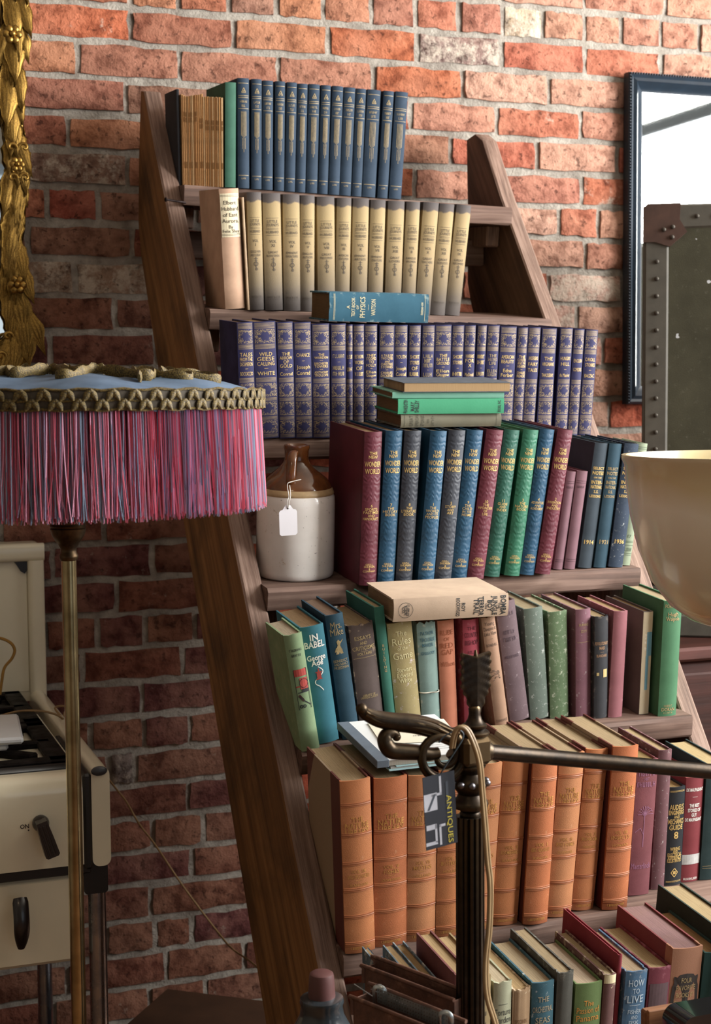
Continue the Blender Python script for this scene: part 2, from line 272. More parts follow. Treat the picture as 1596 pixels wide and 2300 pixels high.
# right wall and street wall with their window openings
b=MB(); X0,X1=3.6,3.7
b.box(X0,X1,-6.4,-3.45,0,3.4).box(X0,X1,-.85,.2,0,3.4).box(X0,X1,-3.45,-.85,0,1.38).box(X0,X1,-3.45,-.85,3.32,3.4)
struct(b.build('wall_right',plaster,None,0))
b=MB(); b.box(-2.4,.65,-6.4,-6.3,0,3.4).box(3.35,3.7,-6.4,-6.3,0,3.4).box(.65,3.35,-6.4,-6.3,0,.6).box(.65,3.35,-6.4,-6.3,2.9,3.4)
struct(b.build('wall_front',plaster,None,0))
wf=plain('window_frame_paint','#55606a',.5,var=.05,bump=0)
b=MB()
for y in (-3.45,-2.18,-.91): b.box(3.50,3.55,y,y+.06,1.38,3.32)
for z in (1.38,2.62,3.26): b.box(3.50,3.55,-3.45,-.85,z,z+.06)
struct(b.build('window_1',wf,None,0))
b=MB()
for x in (.65,1.97,3.29): b.box(x,x+.06,-6.3,-6.2,.6,2.9)
for z in (.6,2.84): b.box(.65,3.35,-6.3,-6.2,z,z+.06)
struct(b.build('window_2',wf,None,0))
# ---- bricks: courses measured joint by joint where the photograph shows them
JX={-2:[1314,1495],-1:[-60,60,170,293,403,515,623,728,836,934,1033,1131,1222,1314,1397,1485,1572],0:[60-6,294,526,738,938,1129,1315,1487],1:[-30,176,405,627,839,1042,1233,1412],
2:[46,282,500,715,923,1118,1306,1490],3:[-70,154,390,610,820,1014,1207,1386,1560],4:[60,287,520,740,933,1132,1308,1480],5:[0,106,222,440,660,880,1080,1257,1346,1440,1590],
6:[63,298,520,740,940,1130,1315,1405,1560],7:[-60,169,400,620,830,1040,1233,1399,1560],8:[30,261,490,710,910,1110,1296,1470],9:[-110,114,350,580,800,1000,1190,1356,1530],10:[20,243,470,690,900,1100,1290,1440,1590],
11:[-100,130,360,580,800,1010,1200,1370,1530],12:[20,240,470,690,900,1100,1290,1460],13:[-100,130,350,580,800,1010,1210,1390,1560],14:[0,234,440,660,870,1070,1260,1440],15:[-110,119,343,560,780,990,1190,1370,1550],
16:[30,261,480,700,910,1110,1300,1480],17:[103,218,328,438,550,760,960,1160,1340,1510],18:[-50,187,411,630,840,1040,1230,1410],19:[80,319,530,740,950,1150,1340,1520],20:[96,206,324,428,640,850,1050,1250,1430],
21:[60,246,304,530,740,950,1150,1340,1520],22:[-20,200,424,630,840,1040,1240,1430],23:[110,240,345,456,670,880,1080,1270,1450],24:[10,220,433,650,860,1060,1250,1430],25:[130,339,560,770,970,1170,1350,1530],
26:[20,240,349,433,650,860,1060,1260,1440],27:[150,375,550,760,960,1160,1350,1530],28:[120,338,462,670,880,1080,1280,1460],29:[20,230,440,660,870,1070,1260,1440],30:[130,340,560,770,970,1160,1350]}
def linepx(n):  # photograph row of the middle of course n at a given column, via the wall plane
    return Z0-(n+.5)*PITCH
COLS=[(.67,.43,.33),(.64,.44,.36),(.66,.39,.3),(.68,.47,.37),(.6,.44,.37),(.6,.38,.3),(.66,.48,.39),(.62,.41,.34),(.56,.41,.34),(.7,.48,.36),(.68,.4,.28)]
COLS_SHADE=[(.5,.31,.25),(.46,.29,.24),(.5,.34,.28),(.44,.27,.25),(.51,.34,.27),(.43,.26,.25)]  # lower-left bricks: the shade there is put into the brick colour
GREY={(0,938):(.8,(.51,.42,.4)),(4,60):(.72,(.5,.4,.35)),(7,-60):(.8,(.57,.48,.41)),(7,169):(.82,(.57,.48,.41)),(-1,1131):(.85,(.73,.66,.56)),(7,1233):(.9,(.78,.64,.58)),(8,1110):(.8,(.75,.6,.54)),(9,1190):(.7,(.69,.49,.43)),(21,246):(.6,(.5,.46,.44)),(4,1308):(.6,(.67,.4,.3)),(0,54):(.42,(.73,.42,.3)),(5,106):(.1,(.61,.33,.27)),(6,298):(.1,(.56,.34,.27))}
rng=random.Random(4)
unit=[]
for k in range(12):   # brick blanks, irregular arrises, unit size, face at y=0
    r2=random.Random(k); nx,nz=6,3; v=[];f=[]
    for j in range(nz+1):
        for i in range(nx+1):
            x=i/nx-.5; z=j/nz-.5; e=(i in(0,nx)) or (j in (0,nz))
            jx=r2.uniform(-.012,.012) if i in (0,nx) else r2.uniform(-.01,.01); jz=r2.uniform(-.045,.045) if j in(0,nz) else r2.uniform(-.03,.03)
            y=(r2.uniform(.0025,.0065) if e else r2.uniform(-.0035,.001)); v.append((x+jx,y,z+jz))
    for j in range(nz):
        for i in range(nx): a=j*(nx+1)+i; f.append((a,a+1,a+nx+2,a+nx+1))
    ring=[i for i in range(nx+1)]+[(j)*(nx+1)+nx for j in range(1,nz+1)]+[nz*(nx+1)+i for i in range(nx-1,-1,-1)]+[j*(nx+1) for j in range(nz-1,0,-1)]
    o=len(v)
    for q in ring: v.append((v[q][0],.05,v[q][2]))
    m=len(ring)
    for i in range(m): f.append((ring[(i+1)%m],ring[i],o+i,o+(i+1)%m))
    me=bpy.data.meshes.new('brick_blank'); me.from_pydata(v,[],f); me.materials.append(BRICK); me.shade_smooth(); me.set_sharp_from_angle(angle=rad(55)); unit.append(me)
extra=[]
def brick_at(x0,x1,n,c,a,part=True):
    zc=Z0-(n+.5)*PITCH
    o=bpy.data.objects.new('brick',unit[rng.randrange(12)]); jm=.0068
    o.scale=(max(.02,x1-x0-2*jm+rng.uniform(-.003,.003)),1,PITCH-.0145+rng.uniform(-.0035,.002)); o.location=((x0+x1)/2,rng.uniform(-.003,.002),zc+rng.uniform(-.0015,.0015)); o.rotation_euler=(0,rng.uniform(-.006,.006),0)
    o.color=(*lin(c)[:3],a)
    if part: col.objects.link(o); o.parent=wall
    else: extra.append(o)
cnt=0
def covered(x0,x1,n):   # wholly behind the shelf, the stove or the trunk in every plausible view
    zc=Z0-(n+.5)*PITCH; xm=(x0+x1)/2
    return (x0>.78+max(0,(1.9-zc))*.10 and x1<1.36 and zc<1.86) or (x1>1.95 and zc<1.45) or (x0<.36 and zc<.86 and x1<.40) or zc<.12 or x1<.22 or x0>2.25
for n in range(-14,31):
    zc=Z0-(n+.5)*PITCH
    if n in JX:
        xs=[]
        for px in JX[n]:
            d=((px-798)/F_PX); # find the row of this course at column px
            P0=at(px,0,0); P1=at(px,2300,0); t=(zc-P0.z)/(P1.z-P0.z); xs.append(P0.x+t*(P1.x-P0.x))
    else: xs=[.33+(.106 if n%2 else 0)+.212*i for i in range(9)]
    keys=list(JX.get(n,[None]*9))
    while xs[0]>-1.2: xs.insert(0,xs[0]-.212); keys.insert(0,None)
    while xs[-1]<3.5: xs.append(xs[-1]+.212)
    for i in range(len(xs)-1):
        kk=keys[i] if i<len(keys) else None
        c=rng.choice(COLS); a=rng.choice([0,.05,.12,.2,.3])
        if zc<1.75 and xs[i]<.9: c=rng.choice(COLS_SHADE); a=rng.choice([.1,.25,.38,.46])
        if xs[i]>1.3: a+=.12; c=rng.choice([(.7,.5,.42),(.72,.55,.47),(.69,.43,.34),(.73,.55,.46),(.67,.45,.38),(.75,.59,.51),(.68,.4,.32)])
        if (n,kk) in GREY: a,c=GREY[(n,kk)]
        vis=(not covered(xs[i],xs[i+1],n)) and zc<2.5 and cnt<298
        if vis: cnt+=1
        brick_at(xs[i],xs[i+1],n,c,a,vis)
# the bricks outside the view, joined
e=MB(); cols=[]
for o in extra:
    M=Matrix.Translation(o.location)@Matrix.Diagonal((o.scale[0],1,o.scale[2],1)); e.add([x.co[:] for x in o.data.vertices],[tuple(p.vertices) for p in o.data.polygons],M); bpy.data.objects.remove(o)
eo=e.build('brick_field',None,wall,0); eo.data.materials.append(BRICK); eo.color=(*lin('#b55d45')[:3],.1); eo['kind']='stuff'
# ================================================================ the leaning step shelf
def rowM(k):
    y,z,roll,tilt=ROWS[k]; X=Vector((math.cos(rad(roll)),0,math.sin(rad(roll)))); t=rad(tilt)
    Y=Vector((0,math.cos(t),math.sin(t))); Y-=X*X.dot(Y); Y.normalize(); Z=X.cross(Y)
    return Matrix(((X.x,Y.x,Z.x,1.06),(X.y,Y.y,Z.y,y),(X.z,Y.z,Z.z,z),(0,0,0,1)))
ly=lambda z: .73997*z-1.66113      # front edge line of a stringer
lb=lambda z: .65956*z-1.20419      # back edge line
w_out=wood('old_pine_amber','#7c5630','#4f341c','#966c40',axis=2,fine=55,coarse=9,stain=.7); w_shaded=wood('shaded_weathered_plank','#4f3a2c','#33241c','#6a5140',axis=2,fine=55,stain=.5)  # right upright: weathered brown, darkened to paint in its shaded inner face
w_edge=wood('weathered_pine_edge','#7d6558','#4c3a32','#9a8274',axis=2,fine=260,coarse=14,stain=.3)
w_tread=wood('weathered_pine_tread','#6d564b','#43332c','#8a7265',axis=0,fine=90,stain=.35)
shelf=tag(empty('step_bookshelf',T(1.06,-.9,0)),'tall leaning bookshelf of weathered stair planks against the brick wall','bookshelf')
def local(M=T(1.06,-.9,0)): return M.inverted()
SI=local()
def stringer(x0,x1,top,name,wm=None):
    poly=[(ly(0),0)]
    rr=random.Random(name)
    for i in range(1,16): z=top[0][1]*i/16; poly.append((ly(z)+rr.uniform(-.003,.003),z))
    poly+=top
    zb=top[-1][1]
    for i in range(1,8): z=zb*(1-i/8); poly.append((lb(z),z))
    poly.append((lb(0),0))
    cy=sum(p[0] for p in poly)/len(poly); n=len(poly); c=.0035
    m=MB(); v=[];f=[]
    for x,ins in ((x0,c),(x0+c,0),(x1-c,0),(x1,c)):
        for (y,z) in poly:
            d=Vector((lb(z)+ly(z),0)).x/2-y; s=1 if d>0 else -1; v.append((x,y+s*ins,z))
    for k in range(3):
        for i in range(n): f.append((k*n+i,k*n+(i+1)%n,(k+1)*n+(i+1)%n,(k+1)*n+i))
    f.append(tuple(range(n))[::-1]); f.append(tuple(range(3*n,4*n)))
    MS=T(0,ly(0),0)@RX(-36.5); m.add(v,f,MS.inverted()); o=m.build(name,wm or w_out,shelf,30); o.matrix_local=SI@MS; o.data.materials.append(w_edge)
    for p in o.data.polygons:
        if p.normal.y<-.6: p.material_index=1
    return o
s1=stringer(.675,.710,[(-.092,2.122),(-.066,2.128),(-.036,2.0),(-.012,1.87),(lb(1.80)-.012,1.80)],'stringer')
s2=stringer(1.407,1.441,[(-.150,2.05),(-.112,2.07),(-.068,2.064),(-.066,1.9),(-.064,1.75),(lb(1.70),1.70)],'stringer',w_shaded)
TH=.037
for k in range(1,8):
    M=rowM(k); r2=random.Random(k*7)
    m=MB(); nx=14; x0,x1=-.352,.349; v=[];f=[]
    prof=[(0.004,-TH),(.0,-TH+.005),(-.001,-.006),(.0035,0),(.235,0),(.24,-.004),(.24,-TH)]
    for i in range(nx+1):
        x=x0+(x1-x0)*i/nx
        for j,(y,z) in enumerate(prof): v.append((x,y+(r2.uniform(-.002,.002) if j<4 else 0),z+(r2.uniform(-.0012,.0006) if j in(0,1,2) else 0)))
    n=len(prof)
    for i in range(nx):
        for j in range(n): f.append((i*n+j,i*n+(j+1)%n,(i+1)*n+(j+1)%n,(i+1)*n+j))
    f.append(tuple(range(n))); f.append(tuple(range(nx*n,(nx+1)*n))[::-1])
    m.add(v,f,SI@M); o=m.build('tread',w_tread,shelf,35)
# cleats and the thin slat under the upper steps, the bent nail
m=MB(); m.bbox(.712,1.405,-.16,-.14,1.78,1.835,.002,SI); m.build('back_slat',w_tread,shelf,0)
for k in (1,2,3,4):
    M=rowM(k)
    for xx in (-.349,.318):
        m=MB(); m.bbox(xx,xx+.03,.05,.22,-TH-.045,-TH-.001,.003,SI@M); m.build('cleat',w_edge,shelf,0)
a=at(371,448,-.298); b2=at(417,455,-.285); m=MB(); m.tube([SI@a,SI@b2],.0022,6); m.tube([SI@a,SI@(a+(a-b2).normalized()*-.002)],.0042,8); m.build('nail',metal('rusty_nail','#3a3231',.6),shelf)

# ================================================================ lettering and book parts
_tc={}
def glyphs(s,bold):
    if s[0]=='~':                         # lettering too worn or small to read
        r2=random.Random(s); n=int(s[1:].split('_')[0]); v=[];f=[]; x=0
        for i in range(n):
            wd=r2.choice([.35,.5,.6]); 
            for (a,b_,c_,d_) in [(x,0,x+.13,1),(x,r2.choice([.85,.0,.42]),x+wd,0)]+([(x+wd-.13,0,x+wd,1)] if r2.random()<.6 else []):
                if d_==0: d_=b_+.14
                o=len(v); v+=[(a,b_),(c_,b_),(c_,d_),(a,d_)]; f.append((o,o+1,o+2,o+3))
            x+=wd+.22
        return [(p[0]-x/2,p[1]) for p in v],f,x
    k=(s,bold)
    if k in _tc: return _tc[k]
    cu=bpy.data.curves.new('t','FONT'); cu.body=s; cu.size=1; cu.align_x='LEFT'; cu.resolution_u=2; cu.offset=bold; cu.fill_mode='FRONT' if hasattr(cu,'fill_mode') else cu.fill_mode
    ob=bpy.data.objects.new('t',cu); me=bpy.data.meshes.new_from_object(ob)
    v=[(q.co.x/.72,q.co.y/.72) for q in me.vertices]; f=[tuple(p.vertices) for p in me.polygons]
    bpy.data.objects.remove(ob); bpy.data.curves.remove(cu); bpy.data.meshes.remove(me)
    x0=min(p[0] for p in v); x1=max(p[0] for p in v); v=[(p[0]-(x0+x1)/2,p[1]) for p in v]
    _tc[k]=(v,f,x1-x0); return _tc[k]
class Print:
    """flat print on a spine of width w and bulge s (spine middle at y=0)"""
    def __init__(p,w,h,s,off=.0005): p.w=w; p.h=h; p.s=s; p.off=off; p.m=MB()
    def y(p,x): return p.s*(2*x/p.w)**2-p.off
    def poly(p,pts): 
        p.m.add([(x,p.y(x),z) for x,z in pts],[tuple(range(len(pts)))])
    def rect(p,x0,x1,z0,z1):
        n=max(1,int((x1-x0)/p.w*8)); v=[];f=[]
        for i in range(n+1):
            x=x0+(x1-x0)*i/n; v+=[(x,p.y(x),z0),(x,p.y(x),z1)]
        for i in range(n): f.append((2*i,2*i+2,2*i+3,2*i+1))
        p.m.add(v,f)
    def rule(p,v,t=.0006,wf=.84): p.rect(-p.w*wf/2,p.w*wf/2,v*p.h-t/2,v*p.h+t/2)
    def dash(p,v,wf=.18,t=.0005): p.rule(v,t,wf)
    def text(p,s,v,cap,wf=.86,bold=.012,dx=0,fit=False):
        V,F,wd=glyphs(s,bold); sx=cap
        if wd*sx>p.w*wf or fit: sx=p.w*wf/wd
        z0=v*p.h-cap/2
        p.m.add([(x*sx+dx,p.y(max(-p.w*.49,min(p.w*.49,x*sx+dx))),z0+z*cap) for x,z in V],F)
    def ring(p,x,z,r,t,n=14):
        for i in range(n):
            a,b_=2*math.pi*i/n,2*math.pi*(i+1)/n
            p.poly([(x+r*math.cos(a),z+r*math.sin(a)),(x+r*math.cos(b_),z+r*math.sin(b_)),(x+(r-t)*math.cos(b_),z+(r-t)*math.sin(b_)),(x+(r-t)*math.cos(a),z+(r-t)*math.sin(a))])
    def line(p,pts,t):
        for (x0,z0),(x1,z1) in zip(pts,pts[1:]):
            d=Vector((x1-x0,z1-z0)); 
            if d.length<1e-6: continue
            d.normalize(); nx,nz=-d.y*t/2,d.x*t/2; p.poly([(x0+nx,z0+nz),(x1+nx,z1+nz),(x1-nx,z1-nz),(x0-nx,z0-nz)])
    def put(p,name,mat,parent):
        if p.m.v:
            o=p.m.build(name,mat,parent,0); o['kind']='stuff'; return o
GOLD=plain('gilt_lettering','#e0c07a',.4,.25,var=.25,scale=200,bump=0); GOLDF=plain('faded_gilt','#b09a6c',.55,var=.4,scale=200,bump=0)
def cover_mesh(w,h,d,s,bt=.0028,groove=.0012,rag=0,seed=0,soft=False):
    hw=w/2; j=min(.007,d*.06); r2=random.Random(seed)
    bt=min(bt,w*.22); out=[(-hw,d),(-hw,s+j*1.6),(-hw+groove,s+j),(-hw,s+j*.35)]; inn=[(-hw+bt,d),(-hw+bt,s+j*1.6),(-hw+bt+groove*.3,s+j),(-hw+bt,s+j*.6+bt*.3)]
    for i in range(9):
        x=-hw+w*i/8; out.append((x,s*(2*x/w)**2)); xi=x*(1-2*bt/w); inn.append((xi,s*(2*x/w)**2+bt*.8))
    out+=[(-x,y) for x,y in reversed(out[:4])]; inn+=[(-x,y) for x,y in reversed(inn[:4])]
    n=len(out); zs=[0,h*.5,h-.004,h] if rag else [0,h]
    v=[];f=[]
    for z in zs:
        for k,(x,y) in enumerate(out):
            dz=r2.uniform(-rag,rag*.4) if (rag and z>h*.9) else 0; dy=r2.uniform(-rag*.25,rag*.25) if rag and z>h*.9 else 0
            v.append((x,y+dy,z+dz))
        for k,(x,y) in enumerate(inn): v.append((x,y,z+(v[len(v)-n][2]-z if rag else 0)))
    L=2*n
    for q in range(len(zs)-1):
        for k in range(n-1):
            f.append((q*L+k,q*L+k+1,(q+1)*L+k+1,(q+1)*L+k)); f.append((q*L+n+k+1,q*L+n+k,(q+1)*L+n+k,(q+1)*L+n+k+1))
        for k in (0,n-1): f.append((q*L+k,(q+1)*L+k,(q+1)*L+n+k,q*L+n+k))
    for k in range(n-1):
        f.append((k+1,k,n+k,n+k+1)); t=(len(zs)-1)*L; f.append((t+k,t+k+1,t+n+k+1,t+n+k))
    m=MB(); m.add(v,f); return m
def pages_mesh(w,h,d,s,bt=.0028,sq=.003):
    hw=w/2-min(bt,w*.22)-.0002; pts=[]
    for i in range(7): x=-hw+2*hw*i/6; pts.append((x,s*(x/hw)**2*.9+bt+.0006))
    for i in range(5): x=hw-2*hw*i/4; pts.append((x,d-sq-.0+s*.5*((x/hw)**2-1)))
    return MB().prism(pts,sq*.6,h-sq)
def make_book(key,cm,label,group=None,d=.14,s=.003,bt=.0028,pg='#c9b38c',prints=(),row=None,yaw=0,rag=0,name='book',sq=.003,M=None,P=None):
    if M is None:
        u,v,w,h,lean=BT[key]; k=int(key[0]); dz=w/2*abs(math.sin(rad(lean)))
        M=rowM(k)@T(u,v,dz+.0004)@RY(lean)@RZ(yaw)
    else: w,h=P
    root=empty(name,M); tag(root,label,'book',group)
    cv=cover_mesh(w,h,d,s,bt,rag=rag,seed=len(label)).build('cover',cm,root,32)
    pages_mesh(w,h,d,s,bt,sq).build('pages',paper('paper'+pg,pg),root,0)
    for fn,mt,nm in prints:
        p=Print(w,h,s); fn(p); p.put(nm,mt,cv)
    return root,w,h,s
ORD=['first','second','third','fourth','fifth','sixth','seventh','eighth','ninth','tenth','eleventh','twelfth','thirteenth','fourteenth','fifteenth','sixteenth','seventeenth','eighteenth','nineteenth','twentieth','twenty-first','twenty-second','twenty-third','twenty-fourth','twenty-fifth']
# ---------------------------------------------------------------- top step: dark book, pamphlets, green book, blue set
make_book('1dk',cloth('black_cloth','#26262c',.2),'thin black book at the left end of the top step',d=.10,s=.001)
bkm=[plain('buff_wrapper%d'%i,c,.8,var=.3,scale=40,bump=.2) for i,c in enumerate(['#eab67c','#d9a066','#f0c894','#c88f56','#e2aa6e'])]
rr=random.Random(2)
for i in range(23):
    k='1bk%d'%i; mt=bkm[rr.randrange(5)] if i<12 else bkm[rr.choice([0,2,2,4])]
    def pr(p,i=i):
        for vv in ((.80,.74) if i<9 else (.72,.66)): p.rect(-p.w*.3,p.w*.3,(vv-.03)*p.h,(vv+.02)*p.h)
        p.rect(-p.w*.3,p.w*.3,.2*p.h,.27*p.h)
    make_book(k,mt,'%s buff paper pamphlet of the row on the top step, counted from the left'%ORD[i],'buff pamphlets on the top step',d=.10,s=.0003,bt=.0004,pg='#d9b88a',prints=[(pr,plain('brown_ink','#9c7040',.8,bump=0),'spine_lettering')] if i%3 else (),name='pamphlet',sq=.0005)
make_book('1green',cloth('deep_green_cloth','#2f6650',.2),'tall dark green book beside the buff pamphlets on the top step',d=.15,s=.002,pg='#b09a70')
navy=cloth('navy_cloth','#223a50',.22,weave=700)
for i in range(14):
    def pr(p,i=i):
        w=p.w; h=p.h
        for vv in (.955,.842,.825,.725,.118): p.rule(vv,.0008,.86)
        if i<13: 
            a=.0042; p.line([(-a,.872*h),(a,.872*h),(0,.915*h),(-a,.872*h)],.0011); p.ring(0,.884*h,.0016,.0008,8)
        for q in (-2,-1,0,1,2): p.rect(q*w*.1-.0004,q*w*.1+.0004,(.46+abs(q)*.01)*h,.70*h)
        for q in (-1,0,1): p.rect(q*w*.12-.0003,q*w*.12+.0003,(.36 if q else .33)*h,.46*h)
        p.text('~6_%d'%i,.79,.0042,.62); p.text('~3_%d'%i,.752,.0048,.34); p.text('~4_',.09,.003,.4)
    make_book('1sc%d'%i,navy,'%s of the fourteen dark blue gilt-ruled volumes on the top step, from the left'%ORD[i],'dark blue set on the top step',d=.155,s=.0035,pg='#6f665a',prints=[(pr,GOLDF,'gilt_decoration')])
# ---------------------------------------------------------------- second step
def pr(p):
    p.rect(-p.w*.47,p.w*.47,.60*p.h,.96*p.h)
def prt(p):
    p.off=.0009
    for vv in (.945,.935,.625,.615): p.rule(vv,.0006,.92)
    for t,vv in (('Elbert',.885),('Hubbard',.835),('of East',.785),('Aurora.',.735),('By',.685),('Felix Shay',.65)): p.text(t,vv,.0072 if vv>.7 else .006,.84,bold=.0,fit=t in('Hubbard','Felix Shay'))
make_book('2elbert',cloth('salmon_buff_cloth','#d6aa88',.18,wearamt=.2),'thick salmon buff book with cream paper label at the left end of second step',d=.15,s=.004,prints=[(pr,plain('label_paper','#e6d9b8',.8,var=.1,bump=0),'paper_label'),(prt,plain('black_ink','#2a2420',.8,bump=0),'title_lettering')])
make_book('2tan',cloth('tan_worn_wrapper','#c2a27c',.3),'very thin frayed tan booklet on the second step beside the salmon book',d=.13,s=.0005,bt=.0008,name='booklet')
lj=NB('two_tone_suede'); gz=lj.xyz('Generated'); nz=lj.noise(40,5)
fz=lj.m('ADD',gz[2],lj.m('MULTIPLY',lj.m('SUBTRACT',nz,.5),.10))
cc=lj.ramp(fz,[(0,'#433c39'),(.10,'#4f4842'),(.26,'#71634c'),(.5,'#927e5c'),(.80,'#9c8861'),(.915,'#97835e'),(.93,'#544c48'),(1,'#4c4644')])
lj.bump(lj.noise(500,3),.3,.0006); ljm=lj.done(cc,.75,0,.35)
LJT=[('I',['GOOD MEN','AND GREAT']),('XI',['GREAT','BUSINESSMEN']),('IV',['EMINENT','PAINTERS']),('V',['ENGLISH','AUTHORS']),('VIII',['GREAT','PHILOSOPHERS']),('III',['AMERICAN','STATESMEN']),('X',['EMINENT','ARTISTS']),('VII',['EMINENT','ORATORS']),('XIII',['GREAT','LOVERS']),('II',['FAMOUS','WOMEN']),('X',['GREAT','TEACHERS']),('XII',['GREAT','SCIENTISTS']),('IX',['GREAT','REFORMERS'])]
ink=plain('brown_stamped_ink','#4a4036',.7,bump=0)
for i in range(13):
    def pr(p,i=i):
        h=p.h
        for vv in (.79,.705,.695,.645): p.rule(vv,.0005,.7)
        p.text('LITTLE',.762,.0054,.6,.0,fit=True); p.text('JOURNEYS',.732,.0054,.72,.0,fit=True); p.text('HUBBARD',.672,.0052,.7,.0,fit=True)
        p.text('VOL',.592,.0052,.4,.0); p.text(LJT[i][0],.558,.0055,.4,.0)
        for q,t in enumerate(LJT[i][1]): p.text(t,.50-.03*q,.0045,.7,.0)
        p.ring(0,.395*h,.0042,.0009); p.rect(-.0005,.0005,.345*h,.455*h); p.rect(-.0035,.0035,.438*h,.443*h); p.rect(-.0026,.0026,.423*h,.427*h); p.ring(.001,.35*h,.0024,.0008,10)
        p.text('WISE & CO.',.115,.0042,.74,.0); p.rule(.095,.0004,.7)
    make_book('2lj%d'%i,ljm,'%s of the thirteen greyish tan suede-look volumes on the second step, from the left'%ORD[i],'tan volume set on the second step',d=.145,s=.004,pg='#a08c6a',prints=[(pr,ink,'stamped_lettering')])
# ---------------------------------------------------------------- third step: purple set
pu=NB('purple_gilt_cloth'); g=pu.xyz('Generated'); u=pu.m('ABSOLUTE',pu.m('MULTIPLY',pu.m('SUBTRACT',g[0],.5),2.0)); vz=g[2]
base=pu.mix(pu.ramp(pu.noise(25,4),[(.3,0),(.7,1)]),lin('#201f3e'),lin('#34335a'))
panel=None; blue=None
for cz in (.876,.418,.258,.10):
    dy=pu.m('MULTIPLY',pu.m('SUBTRACT',vz,cz),17.5); ay=pu.m('ABSOLUTE',dy)
    inp=pu.m('LESS_THAN',ay,1.0); panel=inp if panel is None else pu.m('MAXIMUM',panel,inp)
    wob=pu.m('MULTIPLY',pu.m('COSINE',pu.m('MULTIPLY',u,16)),.14)
    lens=pu.m('LESS_THAN',pu.m('ADD',pu.m('ADD',pu.m('POWER',ay,1.3),pu.m('POWER',pu.m('MULTIPLY',u,1.25),1.5)),wob),.62)
    inl=pu.m('MULTIPLY',lens,inp); blue=inl if blue is None else pu.m('MAXIMUM',blue,inl)
fil=pu.m('GREATER_THAN',pu.noise(620,3,rough=.7),.515)
orn=pu.m('MULTIPLY',pu.m('MULTIPLY',panel,fil),pu.m('SUBTRACT',1.0,blue))
strp=pu.m('GREATER_THAN',pu.m('SINE',pu.m('MULTIPLY',vz,620)),.25); band=None
for a_,b_ in ((.94,.99),(.77,.812),(.482,.525),(.322,.352),(.163,.193),(.012,.036)):
    q=pu.m('MULTIPLY',pu.m('GREATER_THAN',vz,a_),pu.m('LESS_THAN',vz,b_)); band=q if band is None else pu.m('MAXIMUM',band,q)
gold=pu.m('MAXIMUM',orn,pu.m('MULTIPLY',band,strp))
spn=pu.m('MULTIPLY',pu.m('LESS_THAN',g[1],.045),pu.m('LESS_THAN',u,.9)); gold=pu.m('MULTIPLY',gold,spn)
wear=pu.ramp(pu.noise(30,4),[(.25,.25),(.65,.9)]); gold=pu.m('MULTIPLY',gold,wear)
cc=pu.mix(gold,base,lin('#ad9869')); pu.bump(pu.noise(900,2),.2,.0004); pum=pu.done(cc,pu.m('SUBTRACT',.7,pu.m('MULTIPLY',gold,.25)),pu.m('MULTIPLY',gold,.35),.25)
PT=[['TALES','FROM THE','DECAMERON','-','BOCCACCIO'],['WILD','GEESE','CALLING','-','WHITE'],['THE','ARROW','OF','GOLD','-','Conrad'],['CHANCE','-','Joseph','Conrad'],['THE','WARDEN','-','BARCHESTER','TOWERS','-','ANTHONY','TROLLOPE'],['~7_1','-','~5_2','~5_3'],['~6_4','-','~5_5'],['BEST KNOWN','WORKS','OF','W. S. GILBERT'],['THEY','STOOPED','TO','FOLLY','-','Ellen','Glasgow'],['A TALE OF','TWO CITIES','and','CHRISTMAS','STORIES','-','CHARLES','DICKENS'],['YOUTH','-','Joseph','Conrad'],['SHORT','STORIES','OF','~8_6'],['~5_7','~3_8','~6_9','-','~4_10'],['THE','BATTLE','GROUND','-','Ellen','Glasgow'],['SHORT','STORIES','-','~8_11'],['WARRANT','FOR','X','-','MacDonald'],['~4_12','~7_13','-','~5_14'],['THE','SHELTERED','LIFE','-','ELLEN','GLASGOW'],['AMERICAN','BEAUTY','-','Edna','Ferber'],['THE','CLOISTER','AND THE','HEARTH','-','CHARLES','READE'],["ANDERSEN'S",'FAIRY','TALES'],['THE','VIRGINIANS','-','THACKERAY'],['HUNGRY','HILL','-','du Maurier'],['ENGLISH','COMEDIES'],['DROLL','STORIES','-','BALZAC']]
for i in range(25):
    def pr(p,i=i):
        L=PT[i]; n=len(L); cap=min(.0075,.042/n*.95); step=.205/n*(1 if n>3 else .8)
        for q,t in enumerate(L):
            vv=.745-step*(q+.5)
            if t=='-': p.dash(vv)
            else: p.text(t,vv,cap*.9,.78,-.004,fit=(len(t)>4 and t[0]!='~' and i in (1,2,3,8,13)))
    make_book('3pp%d'%i,pum,'%s purple gilt-patterned book on the third step, counted from the left'%ORD[i],'purple gilt-patterned set on the third step',d=.12 if i in(0,24) else .14,s=.003,pg='#bfa27a',prints=[(pr,GOLD if i not in(5,12,17) else GOLDF,'title_lettering')])
